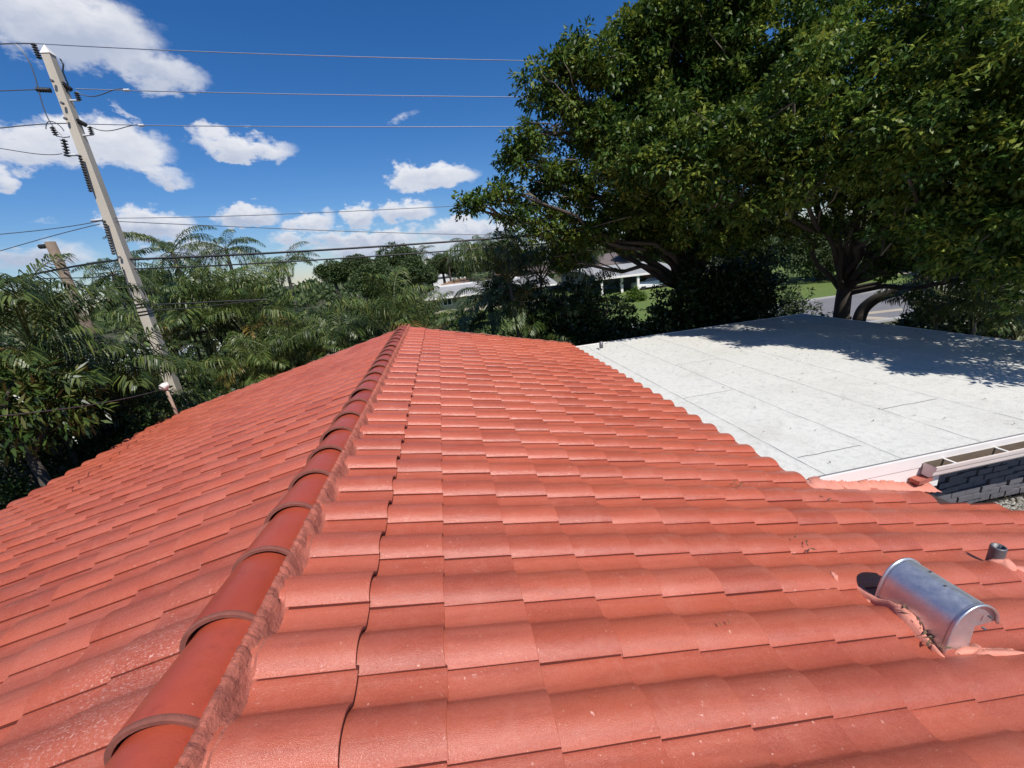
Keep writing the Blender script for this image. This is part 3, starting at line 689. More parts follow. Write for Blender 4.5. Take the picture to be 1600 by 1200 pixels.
line('jumper_wire', [(22, 68), (32, 76), (60, 140), (90, 205), (102, 215)], .012, m_wire, 'slack jumper wire dropping from the top line beside the pole', right=0)
line('jumper_wire', [(119, 143), (145, 150), (165, 147), (180, 139), (198, 140)], .010, m_wire, 'drooping jumper below the second power line', right=0)
line('jumper_wire', [(140, 197), (170, 204), (195, 200), (212, 194), (221, 196)], .010, m_wire, 'drooping jumper below the third power line', right=0)
line('jumper_wire', [(72, 202), (82, 190), (90, 194), (100, 205)], .010, m_wire, 'short curled jumper at the left insulator of the pole', right=0)
line('neutral_wire', [(160, 341), (380, 337), (690, 323), (800, 318)], .008, m_wire, 'faint thin wire crossing the low clouds from the pole', right=.5)
line('neutral_wire', [(158, 345), (400, 355), (560, 363), (760, 366)], .009, m_wire, 'faint twisted wire just below the low white clouds', right=.5)
line('neutral_wire', [(158, 345), (120, 352), (60, 360), (0, 366), (-60, 371)], .010, m_wire, 'upper of two wires running down left from the pole bracket', right=0)
line('neutral_wire', [(156, 350), (110, 361), (60, 375), (20, 386), (-20, 398)], .010, m_wire, 'lower of two wires running down left from the pole bracket', right=0)
line('telecom_cable', [(205, 405), (350, 400), (520, 389), (800, 371), (860, 366)], .028, m_cable, 'thick black telecom cable, upper of the pair crossing to the tree', right=.6)
line('telecom_cable', [(210, 420), (350, 415), (520, 404), (800, 385), (860, 380)], .020, m_cable, 'thick black telecom cable, lower of the pair crossing to the tree', right=.6)
line('telecom_cable', [(205, 405), (150, 410), (80, 424), (20, 434), (-60, 448)], .026, m_cable, 'black cable curving left from the pole past the wooden pole', right=0)
line('telecom_cable', [(208, 420), (185, 427), (160, 433), (118, 434), (60, 436)], .014, m_cable, 'thin black cable sagging left just under the curved cable', right=0)
line('telecom_cable', [(238, 476), (290, 474), (345, 471), (400, 469)], .020, m_cable, 'upper low cable from the pole straps into the palms', right=.3)
line('telecom_cable', [(238, 485), (290, 482), (345, 476), (400, 470)], .014, m_cable, 'lower low cable from the pole straps into the palms', right=.3)
for (x_, y_, w_) in ((198, 141, 'middle'), (221, 196, 'lower')):
    Q = PP(x_, y_); b = MB(); b.tube([Q - (.06, 0, 0), Q + (.06, 0, 0)], .03, 6); tag(b.build('wire_clamp', m_bracket), 'small pale clamp on the %s pale power line right of the pole' % w_, 'clamp')
wp = thing('wooden_pole', atD(80, 560, 20) * (1, 1, 0) + (0, 0, GZ), 'short weathered wooden pole standing behind the left palms', 'utility pole')
P1 = atD(78, 378, 20); P0 = np.array((P1[0] + .15, P1[1], GZ)); b = MB(); b.tube([P0, P1], [.17, .135], 10); b.build('shaft', m_wood, wp, smooth=True)
b = MB(); b.tube([P1 + (-.30, -.05, -.12), P1 + (-.1, -.05, -.12)], .07, 8); b.build('fitting', m_insul, wp); b = MB(); b.tube([P1 + (.12, -.15, -.6), P1 + (.3, -.15, -.6)], .03, 6); b.tube([P1 + (.12, -.15, -.9), P1 + (.32, -.15, -.9)], .03, 6); b.build('step_bolt', m_galvdark, wp)

# ================================================================== far buildings
def window(parent, x0, x1, z0, z1, y, nm='window'):
    b = MB(); t_ = .06
    b.box((x0 - t_, y - .06, z0 - t_), (x1 + t_, y - .004, z0)); b.box((x0 - t_, y - .06, z1), (x1 + t_, y - .004, z1 + t_)); b.box((x0 - t_, y - .06, z0), (x0, y - .004, z1)); b.box((x1, y - .06, z0), (x1 + t_, y - .004, z1))
    xm = (x0 + x1) / 2; b.box((xm - .03, y - .058, z0), (xm + .03, y - .004, z1)); w = b.build(nm, m_fascia, parent)
    b = MB(); b.box((x0, y - .03, z0), (xm - .03, y - .006, z1)); b.build('pane', m_glass, w); b = MB(); b.box((xm + .03, y - .03, z0), (x1, y - .006, z1)); b.build('pane', m_glass, w)
h2 = thing('grey_roofed_house', (4, 50, GZ), 'cream bungalow with a pale grey shingle roof beyond the hedge at centre', 'house')
b = MB(); b.box((-.2, 46.5, GZ), (14, 56, -1.95)); b.build('wall', m_wallcream, h2)
for (xa, xb2) in ((4.3, 5.9), (8.0, 9.6)): window(h2, xa, xb2, -3.35, -2.25, 46.5)
window(h2, 1.0, 1.9, -3.0, -2.3, 46.5)
b = MB(); R2 = [(-1.0, 45.6, -2.02), (14.6, 45.6, -1.95), (14.6, 51, -1.08), (.6, 51, -1.14), (14.6, 56.6, -1.95), (-1.0, 56.6, -2.0)]
b.add(R2, [(0, 1, 2, 3), (3, 2, 4, 5), (0, 3, 5)]); b.build('roof', m_shingle, h2)
b = MB(); b.box((-1.05, 45.55, -2.2), (14.6, 45.598, -1.99)); b.build('fascia', m_fascia, h2)
b = MB(); b.box((.5, 51.2, -1.2), (14.6, 51.5, -.93)); b.build('ridge_cap', m_wroof, h2)
for x in (5.6, 7.6):
    b = MB(); b.tube([(x, 50, -1.5), (x, 50, -.75)], .12, 8); b.build('vent_stack', m_galvdark, h2)
zr = float(ony(728, 434, 66)[2]); ze = zr - .8
h4 = thing('orange_roofed_house', (6, 64, GZ), 'low house with an orange brown roof behind the grey roofed bungalow', 'house')
b = MB(); b.box((1.5, 62, GZ), (18, 70, ze)); b.build('wall', m_wallwhite, h4)
b = MB(); b.add([(1.0, 61, ze), (18.6, 61, ze), (18.6, 66, zr), (3.5, 66, zr - .05), (18.6, 71, ze), (1.0, 71, ze)], [(0, 1, 2, 3), (3, 2, 4, 5), (0, 3, 5)]); b.build('roof', m_oroof, h4)
h5 = thing('white_flat_building', (2, 84, GZ), 'long white flat roofed building far behind the grey roof', 'building')
P0, P1 = ony(676, 437, 82), ony(722, 428, 82); b = MB(); b.box((P0[0], 82, GZ), (P1[0] + .6, 90, P1[2] - .1)); b.build('wall', m_wroof, h5)
b = MB(); b.box((P0[0] - .3, 81.7, P1[2] - .1), (P1[0] + .9, 90.3, P1[2] + .25)); b.build('parapet', m_wroof, h5)
h6 = thing('pale_far_building', (9, 135, GZ), 'tiny cream building on the horizon between tree crowns', 'building')
P0, P1 = ony(664, 408, 140), ony(690, 402, 140); b = MB(); b.box((P0[0], 140, GZ), (P1[0], 150, P1[2])); b.build('wall', simple('pale_yellow_stucco', (.7, .66, .5), .8), h6); b = MB(); b.box((P0[0] - .4, 139.6, P1[2]), (P1[0] - 4, 150, P1[2] + .8)); b.build('roof', m_wroof, h6)
# carport house right of centre
h3 = thing('carport_house', (26, 50, GZ), 'house with a grey roofed open carport on white posts seen under the tree', 'house')
b = MB(); P = [(19.2, 45.6, -2.0), (30.4, 44.6, -2.02), (30.4, 52, -.95), (19.2, 52, -.9)]; b.add(P + [(x, y, z - .22) for x, y, z in P], [(0, 1, 2, 3), (7, 6, 5, 4), (0, 4, 5, 1), (1, 5, 6, 2), (2, 6, 7, 3), (3, 7, 4, 0)]); b.build('roof', m_shingle, h3)
b = MB(); b.add([(19.15, 45.55, -1.98), (30.45, 44.52, -2.0), (30.45, 44.52, -2.25), (19.15, 45.55, -2.23), (19.15, 45.6, -1.98), (30.45, 44.57, -2.0), (30.45, 44.57, -2.25), (19.15, 45.6, -2.23)], [(0, 3, 2, 1), (4, 5, 6, 7), (0, 1, 5, 4), (3, 7, 6, 2)]); b.build('fascia', m_fascia, h3)
for x, y in ((24.7, 45.4), (23.0, 46.3), (29.9, 45.0), (20.2, 45.9)):
    b = MB(); b.box((x - .14, y - .14, GZ), (x + .14, y + .14, -2.2)); b.build('post', m_fascia, h3)
b = MB(); b.box((19.4, 51, GZ), (31, 60, -1.3)); b.build('wall', m_wallgrey, h3); window(h3, 20.2, 21.6, -3.1, -2.2, 51); 
b = MB(); b.box((28.2, 50.9, GZ), (29.2, 50.99, -2.3)); b.build('door', m_red, h3)
b = MB(); b.add([(14, 60, -1.2), (34, 60, -1.0), (34, 68, .5), (14, 68, .4)], [(0, 1, 2, 3)]); b.add([(14, 60, -1.2), (34, 60, -1.0), (34, 60, -1.35), (14, 60, -1.5)], [(0, 3, 2, 1)]); b.build('rear_roof', simple('mauve_brown_shingle', (.16, .13, .12), .85, .4, 3), h3)
def car(px, py, label, mat, rz=0.):
    r = thing('parked_car', (px, py, GZ), label, 'car'); o = np.array((px, py, GZ))
    sec = [(-2.2, .35, .75), (-2.15, .30, .92), (-1.2, .28, .98), (-.6, .28, 1.0), (1.2, .28, 1.02), (2.1, .3, .95), (2.25, .4, .7)]
    b = MB(); b.grid([[o + (x, -.88, lo), o + (x, -.92, (lo + hi) / 2), o + (x, -.82, hi), o + (x, 0, hi + .04), o + (x, .82, hi), o + (x, .92, (lo + hi) / 2), o + (x, .88, lo)] for x, lo, hi in sec], 0, flip=True)
    for s_i, fl in ((0, 1), (-1, 0)):
        x, lo, hi = sec[s_i]; vs = [o + (x, -.88, lo), o + (x, -.92, (lo + hi) / 2), o + (x, -.82, hi), o + (x, .82, hi), o + (x, .92, (lo + hi) / 2), o + (x, .88, lo)]; b.add(vs, [(0, 1, 2, 3, 4, 5)])
    b.build('body', mat, r, smooth=True)
    cab = [(-1.25, .98, .78), (-.6, 1.42, .66), (.8, 1.45, .66), (1.6, 1.0, .78)]
    b = MB(); b.add([o + (x, s_ * w_, z) for x, z, w_ in cab for s_ in (-1, 1)], [(0, 2, 3, 1), (4, 6, 7, 5), (0, 6, 4, 2), (1, 3, 5, 7)]); b.build('cabin_glass', m_glass, r)
    b = MB(); b.add([o + (x, s_ * .68, z) for x, z in ((-.62, 1.44), (.82, 1.47)) for s_ in (-1, 1)], [(0, 1, 3, 2)]); b.build('cabin_roof', mat, r)
    for x in (-1.4, 1.4):
        for s_ in (-.9, .72): b = MB(); b.tube([o + (x, s_, .33), o + (x, s_ + .18, .33)], .33, 14); w_ = b.build('wheel', m_tyre, r); 
    return r
car(27.0, 46.6, 'white car parked under the grey roofed carport', m_carw)
wl = thing('white_garden_wall', (-23, 33, GZ), 'white boundary wall glimpsed through palms right of the utility pole', 'wall')
b = MB(); b.box((-32, 33.0, GZ), (-13.5, 33.25, -2.35)); b.build('panel', m_wallwhite, wl); b = MB(); b.box((-32, 32.95, -2.35), (-13.5, 33.3, -2.22)); b.build('coping', m_wallwhite, wl)
P0 = onz(545, 545, GZ); bs = thing('blue_bin', (-2.9, 24.0 + 3, GZ), 'small blue and white recycling bin glimpsed through the palms', 'bin')
b = MB(); b.box((-3.2, 26.7, GZ), (-2.6, 27.3, GZ + 1.0)); b.build('bin_body', m_blue, bs); b = MB(); b.box((-3.25, 26.65, GZ + 1.0), (-2.55, 27.35, GZ + 1.1)); b.build('lid', m_wroof, bs)

# ================================================================== foliage tools
def leaves(P, D, ln, wd, fold=.25, droop=.0, face=None):
    """diamond leaves at P pointing along D"""
    n = len(P); D = nrm(D); r = rng.normal(size=(n, 3)); r[:, 2] *= .5; r = r if face is None else face + r * .38; S_ = nrm(np.cross(D, r + (0, 0, 1e-3))); U = np.cross(S_, D)
    ln = ln * rng.uniform(.7, 1.25, n)[:, None]; wd = wd * rng.uniform(.75, 1.2, n)[:, None]
    a = P; m_ = P + D * ln * .48; tip = P + D * ln - U * ln * droop
    return np.stack([a, m_ + S_ * wd * .5 + U * wd * fold, tip, m_ - S_ * wd * .5 + U * wd * fold], 1)
def clusters(Cc, out, nl, spread, ln, wd, droop=.35):
    """whorls of leaves around twig tips Cc; out = outward direction per tip"""
    n = len(Cc); k = nl; P = np.repeat(Cc, k, 0); O = np.repeat(out, k, 0); r = rng.normal(size=(n * k, 3))
    D = nrm(O * .7 + r * .9 + np.array((0, 0, -droop))); P = P + rng.normal(size=(n * k, 3)) * spread
    tint = np.repeat(rng.random(n), k) * .65 + rng.random(n * k) * .35
    return leaves(P, D, ln, wd), tint
def tufts(Cc, out, nl, rad, ln, wd, droop=.5):
    """domed tufts of leaves: bright side up and outwards, gaps between tufts"""
    n = len(Cc); k = nl; rt = rad * rng.uniform(.6, 1.35, n); d = nrm(rng.normal(size=(n * k, 3)) + np.array((0, 0, .45)) + np.repeat(out, k, 0) * .5)
    P = np.repeat(Cc, k, 0) + d * (np.repeat(rt, k) * rng.random(n * k) ** .45)[:, None] * np.array((1, 1, .62))
    D = nrm(d * .75 + rng.normal(size=(n * k, 3)) * .45 + np.array((0, 0, -droop)) + np.repeat(out, k, 0) * .2)
    tint = np.clip(np.repeat(rng.random(n), k) * .62 + rng.random(n * k) * .3 + (d[:, 2] > .5) * .08, 0, 1)  # leaves on top of a tuft tinted lighter, as if sunlit
    return leaves(P, D, ln, wd, face=nrm(d + np.array((0, 0, .5)))), tint
def blob_points(c, r, n, flat=1.0, shell=.45):
    d = nrm(rng.normal(size=(n, 3))); rad = rng.random(n) ** shell * r; q = d * rad[:, None]; q[:, 2] *= flat
    return np.asarray(c) + q, d
def limb(b, p0, p1, r0, r1, wig=.12, n=7, k=6, mi=0):
    p0, p1 = np.array(p0, float), np.array(p1, float); L_ = np.linalg.norm(p1 - p0); t_ = np.linspace(0, 1, n)[:, None]
    off = np.cumsum(rng.normal(size=(n, 3)), 0) * wig * L_ / n; off *= np.sin(np.pi * t_) ; q = p0 + (p1 - p0) * t_ + off + np.array((0, 0, 1)) * (np.sin(np.pi * t_) * L_ * .06)
    b.tube(q, np.linspace(r0, r1, n), k, mi=mi); return q
LIT = np.array([(8.4, 6.2), (8.0, 6.45), (6.6, 7.1), (4.73, 8.0), (3.77, 8.2), (2.84, 7.85), (2.25, 8.25), (1.2, 8.9)])[::-1]
def keeps_light(P):
    """crown points whose noon shade would miss the sunny part of the roofs"""
    h = P[:, 2] - ZF; sx = P[:, 0] - SUN.x / SUN.z * h; sy = P[:, 1] - SUN.y / SUN.z * h
    xb = np.interp(sy, LIT[:, 0], LIT[:, 1]) + .35 * np.sin(sy * 5.1) * np.sin(sy * 2.3 + 1) + .12 * np.sin(sy * 17)
    flat = (sy < 8.0) & (sx < xb)
    tile = (sy < 8.45) & (sx < 4.3)
    return ~(flat | tile)

# ================================================================== the two big shade trees
def shade_tree(label, base, trunk_top, trunk_r, blobs, ncl, group, seedlimb=True, lsz=(.125, .056)):
    t = thing('shade_tree', base, label, 'tree', group)
    Cc, Oo, SM = [], [], []; tot = sum(r ** 2.2 for _, r in blobs)
    for c, r in blobs:
        n = ncl * r ** 2.2 / tot + 8; big = r >= .5
        ns = max(3, int(n / 9)); sc_, _ = blob_points(c, r * .92, ns, .85, .30)          # leafy boughs, each a small dome
        for q0 in sc_:
            rb = rng.uniform(.26, .52) * (1 if big else .6); k_ = 11 if big else 7; q, d = blob_points(q0, rb, k_, .62, .22)
            d = nrm(d + (0, 0, .35)); Cc.append(q); Oo.append(d); SM.append(np.full(k_, not big))
    Cc = np.concatenate(Cc); Oo = np.concatenate(Oo)
    x_, y_, z_ = Cc.T
    hollow = np.sin(x_ * 4.1 + y_ * 2.2 + 1.3) + np.sin(y_ * 3.7 - z_ * 3.1) + np.sin(z_ * 4.9 + x_ * 2.6 + .5) + .8 * np.sin(x_ * 8.3) * np.sin(z_ * 9.1 + y_ * 5)
    m_ = keeps_light(Cc) & (Cc[:, 2] > ZF + .8) & ((hollow > -.9) | np.concatenate(SM)); Cc, Oo = Cc[m_], Oo[m_]
    Q, tn = tufts(Cc, Oo, 25, .19, lsz[0], lsz[1])
    quads('crown', Q, tn, m_leaf, t)
    b = MB(); base = np.array(base, float); tt = np.array(trunk_top, float)
    n = 9; ts = np.linspace(0, 1, n)[:, None]; q = base + (tt - base) * ts + np.c_[np.sin(ts * 5) * .08, np.cos(ts * 4) * .06 - .06, ts * 0]
    b.tube(q, trunk_r * (1.25 - .35 * ts[:, 0] + .35 * np.exp(-ts[:, 0] * 9)), 12); b.build('trunk', m_bark, t, smooth=True)
    b = MB(); bp = MB()
    for c, r in blobs:
        c = np.array(c)
        if not keeps_light(c[None])[0]: continue
        st = tt + (0, 0, rng.uniform(-.4, .1)); mid = st + (c - st) * .5 + (0, 0, .3)
        a1 = limb(b, st, c, trunk_r * .30 + .02 * r, .022, .25, 9, 7)
        for j in range(int(4 + r * 4)):
            e, _ = blob_points(c, r * .98, 1, .8, .3); s0 = a1[rng.integers(4, 9)]
            if keeps_light(e)[0] and keeps_light(s0[None])[0] and np.linalg.norm(e[0] - s0) < 3: limb(bp, s0, e[0], .022, .006, .35, 6, 4)
    b.build('branch', m_bark, t, smooth=True); bp.build('twigs', m_barkp, t)
    return t
def B_(lst): return [(atD(x, y, D), r) for x, y, D, r in lst]
LB1 = B_([(868, 78, 10.5, .45), (905, 58, 10.8, .35), (940, 95, 10.8, .7), (842, 120, 10.5, .35), (882, 150, 11, .75), (850, 205, 10.6, .55), (815, 212, 10.4, .32), (835, 262, 10.6, .55), (800, 240, 10.4, .25), (872, 300, 11, .8),
          (800, 300, 10.4, .33), (765, 312, 10.2, .30), (738, 325, 10.1, .22), (796, 345, 10.5, .30), (838, 365, 10.8, .5), (930, 240, 11.5, 1.3), (975, 165, 11.5, 1.3), (1018, 60, 11.5, .8), (1008, 18, 11.5, .35), (1050, 120, 12, 1.5),
          (1000, 320, 12, 1.4), (920, 352, 11.6, .85), (1080, 220, 12, 1.7), (1090, 50, 12, 1.4), (1140, 320, 12.5, 1.5), (1060, 345, 12.5, 1.05), (1170, 130, 12.5, 1.9), (985, 375, 12.6, .45), (880, 400, 11.5, .6),
          (1120, -40, 12, 1.5), (1080, 200, 9.5, 1.1), (1130, 300, 9.3, 1.0), (1200, 250, 9.6, 1.1), (1000, 250, 10, 1.0)])
shade_tree('large dark broadleaf tree with its crown reaching furthest left over the sky', (9.6, 11.6, GZ), (9.3, 11.0, -.2), .30, LB1, 6600, 'shade trees behind the flat roof')
LB2 = B_([(1230, 40, 12, 1.9), (1300, 150, 12, 1.9), (1245, 260, 12.5, 1.5), (1350, 310, 13, 1.2), (1400, 60, 12, 2.2), (1450, 200, 12, 1.9), (1560, 200, 12, 1.9), (1500, 320, 12.5, 1.3), (1590, 320, 12, 1.6), (1600, 420, 12, .9),
          (1650, 100, 11, 2.2), (1700, 250, 11, 2.4), (1480, -20, 12, 1.7), (1300, 365, 13, .5), (1383, 425, 13, .28), (1375, 372, 13, .5), (1450, 362, 13, .55), (1540, 395, 13, .8), (1245, 350, 13, .6), (1300, 250, 9.5, 1.1), (1420, 280, 9, 1.1), (1340, 200, 8.8, 1.1), (1540, 280, 8.5, 1.3),
          (1240, 160, 9.3, 1.1), (1640, 330, 8.5, 1.4), (1750, 150, 9, 2.2), (1800, 350, 9, 1.8), (1480, 110, 8.5, 1.2)])
shade_tree('huge dark leafy tree whose crown fills the upper right corner above a forked trunk', (12.25, 8.5, GZ), tuple(atD(1320, 440, 15.0)), .20, LB2, 9000, 'shade trees behind the flat roof', lsz=(.11, .05))
# leaning trunk with swing ropes
ln = thing('leaning_trunk', atD(1340, 500, 15.2) * (1, 1, 0) + (0, 0, GZ), 'dark bare trunk bending right from beside the forked trunk', 'tree')
Pl = [atD(1336, 560, 15.2) * (1, 1, 0) + (0, 0, GZ), atD(1340, 505, 15.2), atD(1348, 482, 15.2), atD(1368, 466, 15.1), atD(1395, 458, 15), atD(1422, 448, 14.9), atD(1446, 432, 14.8)]
b = MB(); tt = np.linspace(0, 6, 30); Pl = np.array(Pl); Q = np.stack([np.interp(tt, range(7), Pl[:, i]) for i in range(3)], 1)
for _ in range(3): Q[1:-1] = (Q[:-2] + Q[1:-1] * 2 + Q[2:]) / 4
b.tube(Q, np.interp(tt, [0, 2, 6], [.17, .15, .10]), 10); b.build('trunk', m_bark, ln, smooth=True)
qc, qo = blob_points(Pl[-1] + (.3, .2, .1), .4, 22); QQ, tn = clusters(qc, qo, 10, .06, .2, .05); quads('leaf_tuft', QQ, tn, m_leafb, ln)
for (x0, y0_, x1, y1_) in ((1420, 452, 1405, 512), (1424, 451, 1412, 510), (1427, 450, 1428, 476)):
    b = MB(); b.tube([atD(x0, y0_, 14.9), atD(x1, y1_, 14.9)], .010, 4); tag(b.build('hanging_rope', m_cable), {1405: 'thin rope hanging leftmost from the bending trunk', 1412: 'thin rope hanging just right of the leftmost rope', 1428: 'short thin rope hanging from the bending trunk near its tip'}[x1], 'rope')

# ================================================================== palms
def frond_mesh(name, L_, a0, curve, ll, npair, vee, droop, mats, wid=.03, start=.22):
    b = MB(); n = 12; s_ = np.linspace(0, 1, n); ang = a0 - curve * s_ ** 1.4; dx = np.cos(ang); dz = np.sin(ang)
    X = np.r_[0, np.cumsum(dx[:-1])] * L_ / (n - 1); Z = np.r_[0, np.cumsum(dz[:-1])] * L_ / (n - 1); P = np.c_[X, np.zeros(n), Z]
    b.tube(P, np.linspace(.022, .004, n) * (L_ / 2) ** .5, 4, mi=1)
    V_, F_, T_ = [], [], []; c = 0
    for i in range(npair):
        t_ = start + (1 - start) * (i + .5) / npair; p = np.array([np.interp(t_, s_, X), 0, np.interp(t_, s_, Z)]); an = a0 - curve * t_ ** 1.4
        T = np.array((math.cos(an), 0, math.sin(an))); U = np.array((-math.sin(an), 0, math.cos(an)))
        l_ = ll * (math.sin(math.pi * min(1, .18 + .80 * (t_ - start) / (1 - start))) ** .6) * random.uniform(.8, 1.15)
        for sd in (-1, 1):
            side = np.array((0, sd, 0)); fw = .45 + .7 * t_ + random.uniform(-.22, .22); d = nrm(side * 1.0 + T * fw + U * (vee + random.uniform(-.34, .3))); e = nrm(d + np.array((0, 0, -droop * random.uniform(.7, 1.4))))
            e2 = nrm(e + np.array((0, 0, -droop * 1.3))); w = wid * random.uniform(.8, 1.15); wv = nrm(np.cross(d, U)) * w * .5; wv2 = nrm(np.cross(e, U)) * w * .5
            a = p; m1 = p + d * l_ * .4; m2 = m1 + e * l_ * .35; tp = m2 + e2 * l_ * .28
            V_ += [a, m1 + wv, m2 + wv2 * .8, tp, m2 - wv2 * .8, m1 - wv]; F_ += [(c, c + 1, c + 5), (c + 1, c + 2, c + 4, c + 5), (c + 2, c + 3, c + 4)]; T_ += [random.random()] * 3; c += 6
    n0 = b.n; b.v.append(np.array(V_)); b.n += len(V_); b.f += [[q + n0 for q in f] for f in F_]; b.mi += [0] * len(F_); b.t += [q * .9 + .01 for q in T_]
    return b.mesh(name, mats)
FR = {
 'areca': [frond_mesh('frond', L_, a, c, .64, 40, .60, .95, [m_palmb, m_rachis], .026) for L_, a, c in ((2.1, 1.45, 1.1), (2.3, 1.3, 1.3), (2.0, 1.1, 1.5), (2.2, 1.4, 1.8))],
 'dark': [frond_mesh('frond', L_, a, c, .66, 40, .50, 1.05, [m_palm, m_rachis], .028) for L_, a, c in ((2.2, 1.35, 1.4), (2.3, 1.15, 1.6), (2.1, .95, 1.5), (2.3, 1.3, 2.1))],
 'yellow': [frond_mesh('frond', L_, a, c, .45, 30, .3, .5, [m_palmyel, m_rachis], .034) for L_, a, c in ((1.9, .7, 1.8), (1.8, .5, 1.6))],
 'coco': [frond_mesh('frond', L_, a, c, .75, 40, .1, .9, [m_palm, m_rachis], .05, .15) for L_, a, c in ((3.6, 1.0, 1.7), (3.8, .6, 1.6), (3.5, .2, 1.3), (3.6, 1.3, 1.6))],
 'date': [frond_mesh('frond', L_, a, c, .34, 44, .3, .45, [m_palmgrey, m_rachis], .028, .12) for L_, a, c in ((1.5, 1.2, 1.9), (1.6, .8, 2.0), (1.5, .45, 1.7))],
}
def palm(kind, top, label, nf, cat='palm', stems=1, spread=.5, sc=1., r=.09, extra=None, lean=0., group=None):
    top = np.array(top, float); base = np.array((top[0] + lean, top[1], GZ)); t = thing({'areca': 'areca_palm', 'dark': 'feather_palm', 'coco': 'coconut_palm', 'date': 'date_palm'}[kind], base, label, cat, group)
    wl_ = wloc(t)
    for s_ in range(stems):
        a = 2 * math.pi * s_ / max(1, stems) + random.uniform(-.4, .4); rr = spread * random.uniform(.4, 1) * (stems > 1)
        tp = top + (math.cos(a) * rr * 1.6, math.sin(a) * rr * 1.6, -random.uniform(0, .9) * (stems > 1)); bs = base + (math.cos(a) * rr * .5, math.sin(a) * rr * .5, 0)
        b = MB(); q = np.linspace(0, 1, 7)[:, None]; pts = bs + (tp - bs) * q + np.c_[np.sin(q * 3.1) * .12 * lean if lean else q * 0, q * 0, q * 0]
        b.tube(pts, np.linspace(r * 1.25, r * .8, 7), 7); b.build('trunk', m_ptrunk if kind != 'areca' else m_rachis, t, smooth=True)
        nfs = nf // stems
        for i in range(nfs):
            mset = FR[kind]; me = mset[random.randrange(len(mset))]
            if extra and random.random() < extra: me = FR['yellow'][random.randrange(2)]
            az = 2.399 * i + random.uniform(-.3, .3) + s_; tilt = random.uniform(-.2, .15) - .28 * (i / nfs) - (.3 if kind == 'coco' else 0)
            inst('frond', me, t, tuple(tp - wl_ + (0, 0, -.25 * i / nfs)), (random.uniform(-.15, .15), -tilt, az), sc * random.uniform(.85, 1.12))
    return t
AG = 'areca clumps along the street side'
